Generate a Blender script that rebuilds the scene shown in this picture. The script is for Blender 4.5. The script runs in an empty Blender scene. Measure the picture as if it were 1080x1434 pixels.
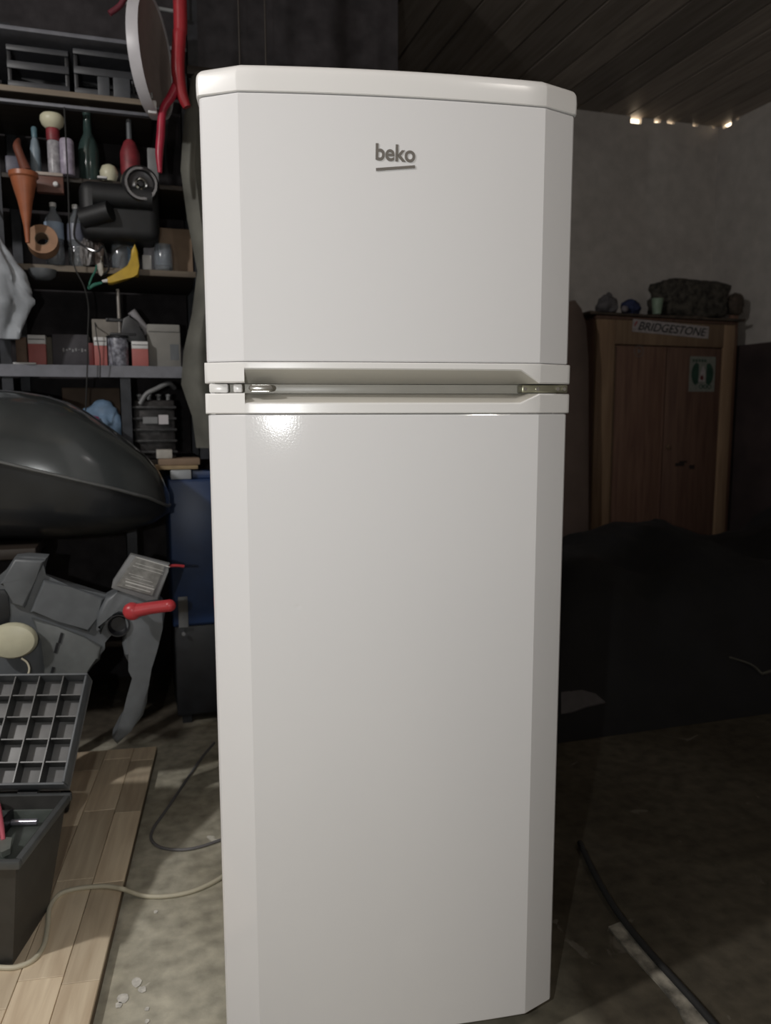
import bpy, bmesh, math, random
from mathutils import Vector, Matrix
from mathutils import noise as mnoise
random.seed(7)
S = bpy.context.scene
COL = S.collection
R = math.radians

# ------------------------------------------------------------------ camera
FPX = 1103.4
CAM = Vector((-.3534, -1.1040, 1.0147))
RGT = Vector((.95531, -.29561, -.00169)).normalized()
FWD = Vector((.29305, .94765, -.12676)).normalized()
UPV = RGT.cross(FWD).normalized()
cd = bpy.data.cameras.new('camera'); cam = bpy.data.objects.new('camera', cd); COL.objects.link(cam)
cd.sensor_fit = 'VERTICAL'; cd.sensor_height = 24; cd.lens = FPX * 24 / 1434
cd.clip_start = .02; cd.clip_end = 60
cam.matrix_world = Matrix(((RGT.x, UPV.x, -FWD.x, CAM.x), (RGT.y, UPV.y, -FWD.y, CAM.y), (RGT.z, UPV.z, -FWD.z, CAM.z), (0, 0, 0, 1)))
cd.dof.use_dof = True; cd.dof.focus_distance = 1.15; cd.dof.aperture_fstop = 4.2
S.camera = cam
# ------------------------------------------------------------------ world (daylight outside, reaches the room only through the chinks)
w = bpy.data.worlds.new('world'); S.world = w; w.use_nodes = True
w.node_tree.nodes['Background'].inputs[0].default_value = (1, .80, .56, 1)
w.node_tree.nodes['Background'].inputs[1].default_value = 5
# ------------------------------------------------------------------ lamps
def lamp(name, loc, power, radius, color):
    l = bpy.data.lights.new(name, 'POINT'); l.energy = power; l.shadow_soft_size = radius; l.color = color
    o = bpy.data.objects.new(name, l); o.location = loc; COL.objects.link(o); return o
lamp('phone_light', CAM + UPV * .004 - RGT * .145, 16, .006, (.985, 1, .985))
lamp('work_lamp', (-1.95, -.5, 2.3), 105, .06, (1, .975, .95))
lamp('overhead_fill', (.55, -1.35, 2.3), 12, .06, (1, .93, .86))  # overhead fill added to brighten the back wall and ceiling; no bulb seen
S.view_settings.view_transform = 'Standard'; S.view_settings.look = 'None'
S.view_settings.exposure = 0; S.view_settings.gamma = 1; S.view_settings.use_curve_mapping = False

# ------------------------------------------------------------------ measuring helpers
def ray(px, py): return FWD + RGT * ((px - 540) / FPX) - UPV * ((py - 717) / FPX)
def at(px, py, y): d = ray(px, py); return CAM + d * ((y - CAM.y) / d.y)
def atz(px, py, z): d = ray(px, py); return CAM + d * ((z - CAM.z) / d.z)

# ------------------------------------------------------------------ materials
MATS = {}
def mat(name, col, rough=.6, metal=0, var=.12, scale=30, bump=0, col2=None, spec=.5, alpha=None, trans=0, coat=0):
    if name in MATS: return MATS[name]
    m = bpy.data.materials.new(name); m.use_nodes = True; nt = m.node_tree; b = nt.nodes['Principled BSDF']
    b.inputs['Roughness'].default_value = rough; b.inputs['Metallic'].default_value = metal
    b.inputs['Specular IOR Level'].default_value = spec
    b.inputs['Transmission Weight'].default_value = trans; b.inputs['Coat Weight'].default_value = coat
    b.inputs['Coat Roughness'].default_value = .05
    tc = nt.nodes.new('ShaderNodeTexCoord'); n = nt.nodes.new('ShaderNodeTexNoise')
    n.inputs['Scale'].default_value = scale; n.inputs['Detail'].default_value = 5
    nt.links.new(tc.outputs['Object'], n.inputs['Vector'])
    r = nt.nodes.new('ShaderNodeValToRGB')
    c2 = col2 or tuple(c * (1 - var * 2) for c in col)
    r.color_ramp.elements[0].position = .35; r.color_ramp.elements[0].color = (*c2, 1)
    r.color_ramp.elements[1].position = .65; r.color_ramp.elements[1].color = (*col, 1)
    nt.links.new(n.outputs['Fac'], r.inputs[0]); nt.links.new(r.outputs[0], b.inputs['Base Color'])
    if bump:
        bp = nt.nodes.new('ShaderNodeBump'); bp.inputs['Strength'].default_value = bump; bp.inputs['Distance'].default_value = .004
        nt.links.new(n.outputs['Fac'], bp.inputs['Height']); nt.links.new(bp.outputs[0], b.inputs['Normal'])
    MATS[name] = m; return m

def enamel():
    m = bpy.data.materials.new('white_enamel'); m.use_nodes = True; nt = m.node_tree; b = nt.nodes['Principled BSDF']
    b.inputs['Base Color'].default_value = (.795, .79, .80, 1)
    b.inputs['Roughness'].default_value = .09; b.inputs['Specular IOR Level'].default_value = .5
    tc = nt.nodes.new('ShaderNodeTexCoord')
    n = nt.nodes.new('ShaderNodeTexNoise'); n.inputs['Scale'].default_value = 420; n.inputs['Detail'].default_value = 2
    nt.links.new(tc.outputs['Object'], n.inputs['Vector'])
    # a small dent low on the large door
    g = nt.nodes.new('ShaderNodeVectorMath'); g.operation = 'DISTANCE'; g.inputs[1].default_value = (-.143, -.03, .735)
    nt.links.new(tc.outputs['Object'], g.inputs[0])
    mr = nt.nodes.new('ShaderNodeMapRange'); mr.inputs[1].default_value = 0; mr.inputs[2].default_value = .006; mr.inputs[3].default_value = -14; mr.inputs[4].default_value = 0
    mr.interpolation_type = 'SMOOTHSTEP'
    nt.links.new(g.outputs['Value'], mr.inputs[0])
    ad = nt.nodes.new('ShaderNodeMath'); ad.operation = 'ADD'
    nt.links.new(n.outputs['Fac'], ad.inputs[0]); nt.links.new(mr.outputs[0], ad.inputs[1])
    bp = nt.nodes.new('ShaderNodeBump'); bp.inputs['Strength'].default_value = .06; bp.inputs['Distance'].default_value = .001
    nt.links.new(ad.outputs[0], bp.inputs['Height']); nt.links.new(bp.outputs[0], b.inputs['Normal'])
    return m

def wood(name, c1, c2, axis='Y', scale=14, rough=.55, bump=.2):
    m = bpy.data.materials.new(name); m.use_nodes = True; nt = m.node_tree; b = nt.nodes['Principled BSDF']
    b.inputs['Roughness'].default_value = rough
    tc = nt.nodes.new('ShaderNodeTexCoord'); mp = nt.nodes.new('ShaderNodeMapping')
    s = {'X': (.08, 1, 1), 'Y': (1, .08, 1), 'Z': (1, 1, .08)}[axis]; mp.inputs['Scale'].default_value = s
    oi = nt.nodes.new('ShaderNodeObjectInfo')
    va = nt.nodes.new('ShaderNodeVectorMath'); va.operation = 'ADD'
    sc = nt.nodes.new('ShaderNodeVectorMath'); sc.operation = 'SCALE'; sc.inputs['Scale'].default_value = 13
    cmb = nt.nodes.new('ShaderNodeCombineXYZ')
    for i in range(3): nt.links.new(oi.outputs['Random'], cmb.inputs[i])
    nt.links.new(cmb.outputs[0], sc.inputs[0]); nt.links.new(tc.outputs['Object'], mp.inputs[0])
    nt.links.new(mp.outputs[0], va.inputs[0]); nt.links.new(sc.outputs[0], va.inputs[1])
    n = nt.nodes.new('ShaderNodeTexNoise'); n.inputs['Scale'].default_value = scale * 4; n.inputs['Detail'].default_value = 6; n.inputs['Distortion'].default_value = .4
    nt.links.new(va.outputs[0], n.inputs['Vector'])
    r = nt.nodes.new('ShaderNodeValToRGB'); r.color_ramp.elements[0].position = .3; r.color_ramp.elements[0].color = (*c2, 1)
    r.color_ramp.elements[1].position = .7; r.color_ramp.elements[1].color = (*c1, 1)
    nt.links.new(n.outputs['Fac'], r.inputs[0])
    mx = nt.nodes.new('ShaderNodeHueSaturation')
    mr = nt.nodes.new('ShaderNodeMapRange'); mr.inputs[3].default_value = .72; mr.inputs[4].default_value = 1.25
    nt.links.new(oi.outputs['Random'], mr.inputs[0]); nt.links.new(mr.outputs[0], mx.inputs['Value'])
    nt.links.new(r.outputs[0], mx.inputs['Color']); nt.links.new(mx.outputs[0], b.inputs['Base Color'])
    bp = nt.nodes.new('ShaderNodeBump'); bp.inputs['Strength'].default_value = bump; bp.inputs['Distance'].default_value = .002
    nt.links.new(n.outputs['Fac'], bp.inputs['Height']); nt.links.new(bp.outputs[0], b.inputs['Normal'])
    return m

def concrete(name, base, dark, light, s1=2.2, s2=26, rough=.85, flecks=True, bump=.5, fine=(.62, 1.1), darken=0):
    m = bpy.data.materials.new(name); m.use_nodes = True; nt = m.node_tree; b = nt.nodes['Principled BSDF']
    b.inputs['Roughness'].default_value = rough; b.inputs['Specular IOR Level'].default_value = .25
    tc = nt.nodes.new('ShaderNodeTexCoord')
    def nz(sc, det, dist=0):
        n = nt.nodes.new('ShaderNodeTexNoise'); n.inputs['Scale'].default_value = sc; n.inputs['Detail'].default_value = det; n.inputs['Distortion'].default_value = dist
        nt.links.new(tc.outputs['Object'], n.inputs['Vector']); return n
    a = nz(s1, 8, .6); c = nz(s2, 8)
    def ramp(n, p0, c0, p1, c1):
        r = nt.nodes.new('ShaderNodeValToRGB'); r.color_ramp.elements[0].position = p0; r.color_ramp.elements[0].color = (*c0, 1)
        r.color_ramp.elements[1].position = p1; r.color_ramp.elements[1].color = (*c1, 1); nt.links.new(n.outputs['Fac'], r.inputs[0]); return r
    ra = ramp(a, .35, dark, .62, base)
    rc = ramp(c, .3, (fine[0],) * 3, .7, (fine[1],) * 3)
    mu = nt.nodes.new('ShaderNodeMix'); mu.data_type = 'RGBA'; mu.blend_type = 'MULTIPLY'; mu.inputs[0].default_value = 1
    nt.links.new(ra.outputs[0], mu.inputs[6]); nt.links.new(rc.outputs[0], mu.inputs[7])
    out = mu.outputs[2]
    if flecks:
        f = nz(9, 9, 1.2); rf = ramp(f, .66, (0, 0, 0), .70, (1, 1, 1))
        m2 = nt.nodes.new('ShaderNodeMix'); m2.data_type = 'RGBA'
        nt.links.new(rf.outputs[0], m2.inputs[0]); nt.links.new(out, m2.inputs[6]); m2.inputs[7].default_value = (*light, 1); out = m2.outputs[2]
    if darken:                                # one side of the floor multiplied darker, with a ragged edge
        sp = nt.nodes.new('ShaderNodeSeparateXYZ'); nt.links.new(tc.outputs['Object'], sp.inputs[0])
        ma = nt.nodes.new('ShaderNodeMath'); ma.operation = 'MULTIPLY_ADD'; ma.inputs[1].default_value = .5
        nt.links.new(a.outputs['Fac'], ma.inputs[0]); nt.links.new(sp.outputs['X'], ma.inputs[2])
        mr = nt.nodes.new('ShaderNodeMapRange'); mr.inputs[1].default_value = darken; mr.inputs[2].default_value = darken + .35
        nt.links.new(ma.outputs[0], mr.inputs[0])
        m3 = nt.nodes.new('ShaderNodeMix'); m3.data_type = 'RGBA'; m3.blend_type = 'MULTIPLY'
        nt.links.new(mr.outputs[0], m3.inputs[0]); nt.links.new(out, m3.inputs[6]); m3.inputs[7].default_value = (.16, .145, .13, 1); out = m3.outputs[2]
    if darken:                                # shade over the back of the floor, painted into its colour
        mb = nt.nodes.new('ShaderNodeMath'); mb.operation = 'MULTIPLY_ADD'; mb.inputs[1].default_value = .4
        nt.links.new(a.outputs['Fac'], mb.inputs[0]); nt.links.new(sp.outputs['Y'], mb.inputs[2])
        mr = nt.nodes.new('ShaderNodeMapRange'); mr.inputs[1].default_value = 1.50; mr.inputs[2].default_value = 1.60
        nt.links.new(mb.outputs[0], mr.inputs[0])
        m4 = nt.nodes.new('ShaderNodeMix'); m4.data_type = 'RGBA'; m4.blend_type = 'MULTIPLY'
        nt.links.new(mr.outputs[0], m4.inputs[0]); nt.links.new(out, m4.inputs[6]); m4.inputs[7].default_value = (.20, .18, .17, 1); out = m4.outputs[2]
    nt.links.new(out, b.inputs['Base Color'])
    bp = nt.nodes.new('ShaderNodeBump'); bp.inputs['Strength'].default_value = bump; bp.inputs['Distance'].default_value = .006
    nt.links.new(c.outputs['Fac'], bp.inputs['Height']); nt.links.new(bp.outputs[0], b.inputs['Normal'])
    return m

ENAMEL = enamel()
TRIM = mat('white_plastic_trim', (.84, .83, .82), .25, var=0)
DIMTRIM = mat('ivory_plastic', (.50, .48, .43), .35, var=.03)
GASKET = mat('grey_gasket', (.22, .215, .19), .5)
LOGO = mat('grey_logo_ink', (.17, .155, .14), .4, var=0)
CHROME = mat('chrome', (.8, .8, .76), .15, 1, var=.02)
BRASS = mat('dull_zinc', (.45, .44, .33), .3, .8, var=.1)
BLACKP = mat('black_plastic', (.014, .015, .018), .45, var=.2)
DARKMETAL = mat('dark_metal', (.032, .034, .04), .45, .5, var=.2)
GREYMETAL = mat('grey_painted_metal', (.17, .175, .20), .5, .1, var=.1)
DARKGREY = mat('dark_grey_plastic', (.115, .125, .135), .45, var=.08)
GREYP = mat('grey_plastic', (.20, .205, .21), .45, var=.08)
RED = mat('red_paint', (.36, .025, .035), .35, var=.1)
REDBOX = mat('red_card', (.40, .12, .11), .6, var=.06)
WHITEP = mat('white_plastic', (.62, .62, .62), .4, var=.06)
CREAM = mat('cream_plastic', (.60, .58, .43), .4, var=.05)
WHITEBAG = mat('white_bag_plastic', (.40, .43, .47), .4, var=.15, scale=14, bump=.3)
ORANGE = mat('orange_plastic', (.34, .11, .05), .4, var=.1)
YELLOW = mat('yellow_plastic', (.55, .36, .03), .4, var=.1)
BLUE = mat('blue_paint', (.02, .05, .145), .4, var=.15, scale=9)
LBLUE = mat('light_blue_film', (.20, .31, .46), .5, var=.2, scale=25, bump=.3)
CARD = mat('cardboard', (.27, .19, .13), .8, var=.1, scale=18)
BEIGE = mat('beige_card', (.22, .20, .175), .7, var=.08)
TAN = mat('tan_tape', (.34, .19, .11), .5, var=.1)
RUBBER = mat('black_rubber', (.02, .02, .02), .7)
TARP = mat('olive_grey_tarp', (.15, .15, .13), .75, var=.2, scale=9, bump=.4)
DARKTARP = mat('black_tarp', (.005, .005, .0065), .8, var=.3, scale=8, bump=.5)
HULL = mat('glossy_dark_shell', (.055, .062, .064), .20, var=.2, scale=4, coat=.4)
PET = mat('clear_bottle_plastic', (.75, .82, .9), .08, var=.02, trans=.85)
GREENGL = mat('green_glass', (.05, .085, .08), .15, var=.05, trans=.3)
LILAC = mat('lilac_tin', (.38, .34, .43), .4, var=.2, scale=50)
SPRAY = mat('spray_tin', (.40, .39, .42), .35, var=.25, scale=60)
DIMRED = mat('dim_red_print', (.24, .03, .04), .5, var=.2, scale=40)
GREEN = mat('green_print', (.02, .06, .04), .6, var=.2)
PALEGREEN = mat('pale_green_cup', (.22, .30, .22), .5)
NAVY = mat('navy_cloth', (.02, .03, .09), .8)
BROWN = mat('brown_cloth', (.08, .06, .045), .9, var=.3, scale=20, bump=.6)
CORD = mat('cream_cord', (.56, .52, .40), .5, var=.04)
GREYCORD = mat('grey_cord', (.16, .155, .16), .5, var=.04)
STICK = mat('worn_white_sticker', (.36, .33, .33), .6, var=.15, scale=60)
WOODBOARD = wood('parquet_wood', (.90, .76, .56), (.68, .54, .38), 'Y', 14)
WOODEDGE = wood('dark_wood_edge', (.16, .105, .06), (.09, .06, .035), 'Y', 10)
PINE = wood('old_pine', (.165, .095, .065), (.10, .052, .038), 'Z', 10)
PINEL = wood('pale_pine', (.23, .155, .095), (.16, .10, .06), 'Z', 10)
SHADEDWOOD = wood('shaded_shelf_wood', (.055, .045, .035), (.035, .028, .022), 'X', 10)  # boards behind the pale edges, the rack's inner shade put into the colour
EDGEWOOD = wood('edge_wood', (.24, .20, .15), (.16, .13, .10), 'X', 10)
CEILWOOD = wood('dark_ceiling_wood', (.35, .305, .265), (.22, .19, .16), 'Y', 8)
DARKWOOD = wood('black_brown_wood', (.03, .022, .016), (.016, .012, .010), 'X', 8)
FLOORM = concrete('concrete_floor', (.56, .53, .43), (.36, .33, .25), (.68, .66, .58), darken=.25)
WALLM = concrete('plaster_wall', (.50, .47, .44), (.43, .40, .375), (.4, .4, .4), 1.6, 12, .9, False, .15, (.86, 1.04))
DARKWALL = concrete('near_black_wall', (.05, .045, .048), (.035, .032, .034), (.1, .1, .1), 2, 20, .9, False, .3)  # near-black colour for the left wall and the partition
OILFLOOR = mat('oil_soaked_mat', (.028, .022, .018), .8, var=.3, scale=7, bump=.4)

# ------------------------------------------------------------------ mesh helpers
class MB:
    def __init__(s): s.bm = bmesh.new()
    def _xf(s, vs, M): bmesh.ops.transform(s.bm, matrix=M, verts=vs)
    def box(s, lo, hi, bev=0, M=None, seg=2):
        lo, hi = Vector(lo), Vector(hi); c = (lo + hi) / 2; d = hi - lo
        g = bmesh.ops.create_cube(s.bm, size=1); vs = g['verts']
        bmesh.ops.scale(s.bm, vec=d, verts=vs); bmesh.ops.translate(s.bm, vec=c, verts=vs)
        if bev:
            es = list({e for v in vs for e in v.link_edges})
            r = bmesh.ops.bevel(s.bm, geom=es, offset=min(bev, min(map(abs, d)) * .45), segments=seg, affect='EDGES', profile=.5)
            vs = list({v for f in r['faces'] for v in f.verts} | {v for v in vs if v.is_valid})
        if M: s._xf(vs, M)
        return s
    def lathe(s, prof, c=(0, 0, 0), n=20, M=None):
        rings = []; allv = []
        for r, z in prof:
            if r < 1e-5: ring = [s.bm.verts.new((c[0], c[1], c[2] + z))]
            else: ring = [s.bm.verts.new((c[0] + r * math.cos(2 * math.pi * i / n), c[1] + r * math.sin(2 * math.pi * i / n), c[2] + z)) for i in range(n)]
            rings.append(ring); allv += ring
        for a, b in zip(rings, rings[1:]):
            for i in range(n):
                j = (i + 1) % n
                if len(a) == 1 and len(b) == 1: continue
                if len(a) == 1: s.bm.faces.new((a[0], b[j], b[i]))
                elif len(b) == 1: s.bm.faces.new((a[i], a[j], b[0]))
                else: s.bm.faces.new((a[i], a[j], b[j], b[i]))
        if M: s._xf(allv, M)
        return s
    def cyl(s, a, b, r, n=16, r2=None):
        a, b = Vector(a), Vector(b); d = b - a; L = d.length
        M = Matrix.Translation(a) @ d.to_track_quat('Z', 'Y').to_matrix().to_4x4()
        r2 = r if r2 is None else r2
        return s.lathe([(0, 0), (r, 0), (r2, L), (0, L)], n=n, M=M)
    def tube(s, pts, r, n=8, smooth=6):
        pts = [Vector(p) for p in pts]
        P = []
        if len(pts) > 2 and smooth > 1:
            ext = [pts[0] * 2 - pts[1]] + pts + [pts[-1] * 2 - pts[-2]]
            for i in range(1, len(ext) - 2):
                p0, p1, p2, p3 = ext[i - 1:i + 3]
                for k in range(smooth):
                    t = k / smooth
                    P.append(.5 * ((2 * p1) + (p2 - p0) * t + (2 * p0 - 5 * p1 + 4 * p2 - p3) * t * t + (3 * p1 - p0 - 3 * p2 + p3) * t ** 3))
            P.append(pts[-1])
        else: P = pts
        rs = r if isinstance(r, (list, tuple)) else None
        up = Vector((.13, .2, .97)); rings = []
        for i, p in enumerate(P):
            t = (P[min(i + 1, len(P) - 1)] - P[max(i - 1, 0)]).normalized()
            a = t.cross(up); a = a.normalized() if a.length > .05 else t.cross(Vector((1, 0, 0))).normalized(); up = a.cross(t) if i else a.cross(t)
            b = t.cross(a)
            if rs:
                q = i / (len(P) - 1) * (len(rs) - 1); k = min(int(q), len(rs) - 2); rr = rs[k] + (rs[k + 1] - rs[k]) * (q - k)
            else: rr = r
            rings.append([s.bm.verts.new(p + a * rr * math.cos(2 * math.pi * j / n) + b * rr * math.sin(2 * math.pi * j / n)) for j in range(n)])
        for x, y in zip(rings, rings[1:]):
            for j in range(n): s.bm.faces.new((x[j], x[(j + 1) % n], y[(j + 1) % n], y[j]))
        s.bm.faces.new(rings[0][::-1]); s.bm.faces.new(rings[-1]); return s
    def prism(s, pts, vec, bev=0, seg=2):
        vec = Vector(vec)
        a = [s.bm.verts.new(Vector(p)) for p in pts]; b = [s.bm.verts.new(Vector(p) + vec) for p in pts]; n = len(a)
        fa = s.bm.faces.new(a[::-1]); s.bm.faces.new(b)
        for i in range(n): s.bm.faces.new((a[i], a[(i + 1) % n], b[(i + 1) % n], b[i]))
        if bev:
            es = list(fa.edges)
            bmesh.ops.bevel(s.bm, geom=es, offset=bev, segments=seg, affect='EDGES', profile=.5)
        return s
    def grid(s, rows):
        V = [[s.bm.verts.new(Vector(p)) for p in r] for r in rows]
        for a, b in zip(V, V[1:]):
            for i in range(len(a) - 1): s.bm.faces.new((a[i], a[i + 1], b[i + 1], b[i]))
        return s
    def closed(s, rows):                       # rings of equal length joined, ends capped
        V = [[s.bm.verts.new(Vector(p)) for p in r] for r in rows]; n = len(V[0])
        for a, b in zip(V, V[1:]):
            for i in range(n): s.bm.faces.new((a[i], a[(i + 1) % n], b[(i + 1) % n], b[i]))
        s.bm.faces.new(V[0][::-1]); s.bm.faces.new(V[-1]); return s
    def blob(s, c, rad, amp=.25, freq=6, sub=3, seed=0, flat=None):
        g = bmesh.ops.create_icosphere(s.bm, subdivisions=sub, radius=1)
        for v in g['verts']:
            d = v.co.normalized(); k = 1 + amp * mnoise.noise(d * freq * .35 + Vector((seed * 3.1, seed, 2))) + amp * .5 * mnoise.noise(d * freq + Vector((seed, 5, seed)))
            v.co = Vector((d.x * rad[0] * k, d.y * rad[1] * k, d.z * rad[2] * k)) + Vector(c)
            if flat is not None and v.co.z < flat: v.co.z = flat
        return s
    def xf(s, M): s._xf(s.bm.verts, M); return s

def root_loc(p):
    v = Vector()
    while p: v += p.location; p = p.parent
    return v
def build(mb, name, m, parent=None, local=False, smooth=40):
    me = bpy.data.meshes.new(name); bm = mb.bm
    bmesh.ops.recalc_face_normals(bm, faces=bm.faces)
    o = bpy.data.objects.new(name, me)
    if parent:
        if not local: bmesh.ops.translate(bm, vec=-root_loc(parent), verts=bm.verts)
        o.parent = parent
    elif not local:
        xs = [v.co for v in bm.verts]
        lo = Vector([min(c[i] for c in xs) for i in range(3)]); hi = Vector([max(c[i] for c in xs) for i in range(3)])
        b = Vector(((lo.x + hi.x) / 2, (lo.y + hi.y) / 2, lo.z)); bmesh.ops.translate(bm, vec=-b, verts=bm.verts); o.location = b
    bm.to_mesh(me); bm.free(); me.materials.append(m)
    if smooth:
        me.polygons.foreach_set('use_smooth', [True] * len(me.polygons)); me.set_sharp_from_angle(angle=R(smooth))
    COL.objects.link(o); return o
def tag(o, label, cat, group=None, kind=None):
    o['label'] = label; o['category'] = cat
    if group: o['group'] = group
    if kind: o['kind'] = kind
    return o
def thing(name, label, cat, loc, rz=0, group=None):
    o = bpy.data.objects.new(name, None); o.empty_display_size = .05; COL.objects.link(o); o.location = loc; o.rotation_euler = (0, 0, rz)
    return tag(o, label, cat, group)
def single(mb, name, m, label, cat, group=None, kind=None, smooth=40): return tag(build(mb, name, m, smooth=smooth), label, cat, group, kind)
def struct(mb, name, m, parent=None, smooth=0):
    o = build(mb, name, m, parent, smooth=smooth)
    if not parent: o['kind'] = 'structure'
    return o
def text(body, name, m, parent, width, height, M, shear=0, off=0, ext=.0002):
    c = bpy.data.curves.new(name, 'FONT'); c.body = body; c.extrude = ext / .1; c.offset = off; c.shear = shear; c.align_x = 'CENTER'; c.align_y = 'CENTER'
    t = bpy.data.objects.new(name + '_tmp', c); COL.objects.link(t); bpy.context.view_layer.update()
    me = bpy.data.meshes.new_from_object(t); bpy.data.objects.remove(t); bpy.data.curves.remove(c)
    xs = [v.co.x for v in me.vertices]; ys = [v.co.y for v in me.vertices]; zs = [v.co.z for v in me.vertices]
    cx, cy = (min(xs) + max(xs)) / 2, (min(ys) + max(ys)) / 2; sx = width / (max(xs) - min(xs)); sy = height / (max(ys) - min(ys)); sz = ext / max(max(zs), 1e-6)
    me.transform(M @ Matrix.Diagonal((sx, sy, sz, 1)) @ Matrix.Translation((-cx, -cy, 0)))
    o = bpy.data.objects.new(name, me); me.materials.clear(); me.materials.append(m); COL.objects.link(o); o.parent = parent; return o

# ================================================================== THE ROOM
YB, XR, XL, YF, ZC = 3.45, 3.35, -3.3, -3.3, 2.86
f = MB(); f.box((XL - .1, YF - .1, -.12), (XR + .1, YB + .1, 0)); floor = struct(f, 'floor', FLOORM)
# ceiling: a dark deck with boards running away from the camera, each its own piece
c = MB(); c.box((XL - .1, YF - .1, ZC + .03), (XR + .05, YB + .05, ZC + .08)); ceiling = struct(c, 'ceiling', DARKWOOD)
pm = None; x = XL - .01; k = 0
while k < 37:
    if pm is None:
        b = MB(); b.box((0, YF - .1, ZC), (.1715, YB + .045, ZC + .028), .004); p = build(b, 'plank', CEILWOOD, ceiling, smooth=0); pm = p; base = p.location.copy(); x0 = x
    else:
        p = pm.copy(); COL.objects.link(p); p.parent = ceiling
    p.location = Vector((x, 0, random.uniform(-.0015, .0015))); x += .1808; k += 1
# back wall with chinks of daylight under the ceiling on the right
b = MB(); b.box((.62, YB, 0), (XR + .03, YB + .03, 2.80))
holes = [(884, 899, .040), (917, 926, .020), (935, 945, .016), (971, 978, .014), (999, 1003, .012)]
xx = .62
for h0, h1, dz in holes:
    a0, a1 = at(h0, 160, YB).x, at(h1, 160, YB).x
    b.box((xx, YB, 2.80), (a0, YB + .03, ZC - .001)); b.box((a0, YB, 2.80), (a1, YB + .03, ZC - dz)); xx = a1
b.box((xx, YB, 2.80), (XR + .03, YB + .03, ZC - .001))
struct(b, 'wall_back', WALLM)
def atx(px, py, x): d = ray(px, py); return CAM + d * ((x - CAM.x) / d.x)
b = MB(); b.box((XR, YF, 0), (XR + .03, YB, 2.80)); yy = YB
for h0, h1, dz in ((1013, 1024, .024), (1031, 1034, .010)):
    a0, a1 = atx(h0, 174, XR).y, atx(h1, 174, XR).y
    b.box((XR, a0, 2.80), (XR + .03, yy, ZC - .001)); b.box((XR, a1, 2.80), (XR + .03, a0, ZC - dz)); yy = a1
b.box((XR, YF, 2.80), (XR + .03, yy, ZC - .001)); struct(b, 'wall_right', WALLM)
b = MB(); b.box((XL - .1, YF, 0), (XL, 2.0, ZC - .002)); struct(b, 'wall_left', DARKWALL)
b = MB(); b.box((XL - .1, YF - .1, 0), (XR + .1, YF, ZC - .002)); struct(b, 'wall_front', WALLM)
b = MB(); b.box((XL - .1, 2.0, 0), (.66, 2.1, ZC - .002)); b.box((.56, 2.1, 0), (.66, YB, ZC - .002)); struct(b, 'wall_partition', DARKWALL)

# ================================================================== FRIDGE (own axes: x right, front towards -y)
FR = thing('refrigerator', 'tall white two-door refrigerator with a grey maker\'s name on the upper door', 'refrigerator', (0, 0, 0), R(-9.5))
NB = 14
def front(w, off=0, xb=.212, dep=.024, bow=.009):
    """outline of the door front from left to right: edge radius, slanted side facet, gently bowed middle"""
    P = [(-w - off, .048), (-w - off, .010 - off), (-w - off + .0012, .0045 - off), (-w - off + .004, .0005 - off), (-w - off + .008, -.0015 - off)]
    P += [(-xb - .0025, -dep + .0010 - off), (-xb, -dep - off)]
    for i in range(1, NB): t = -1 + 2 * i / NB; P.append((xb * t, -dep - bow * (1 - t * t) - off))
    P += [(xb, -dep - off), (xb + .0025, -dep + .0010 - off)]
    P += [(w + off - .008, -.0015 - off), (w + off - .004, .0005 - off), (w + off - .0012, .0045 - off), (w + off, .010 - off), (w + off, .048)]
    return P
def inset(P, d):
    return [(x * (1 - d / .27), y + (d if y < .04 else 0)) for x, y in P]
def door(z0, z1, w, r=.002, rtop=None):
    rt = rtop or r; P = front(w); rows = []
    st = [(r, z0), (r * .3, z0 + r * .3), (0, z0 + r)]
    n = 4 if rtop else 2
    st += [(0, z1 - rt)] + [(rt * (1 - math.cos(a)), z1 - rt + rt * math.sin(a)) for a in [math.pi / 2 * i / n for i in range(1, n + 1)]]
    m = MB(); m.closed([[(x, y, z) for x, y in inset(P, d)] for d, z in st]); return m
build(door(1.0835, 1.4352, .2655), 'freezer_door', ENAMEL, FR, True, 14)
build(door(.045, 1.0108, .2655), 'refrigerator_door', ENAMEL, FR, True, 14)
cap = MB(); P = front(.2675, .001); R_ = .013
st = [(.001, 1.4364), (0, 1.4374), (-.0004, 1.452), (0, 1.473 - R_)] + [(R_ * (1 - math.cos(a)), 1.473 - R_ + R_ * math.sin(a)) for a in [math.pi / 2 * i / 6 for i in range(1, 7)]]
cap.closed([[(x, y, z) for x, y in inset(P, d)] for d, z in st]); build(cap, 'top_cap', TRIM, FR, True, 18)
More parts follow.
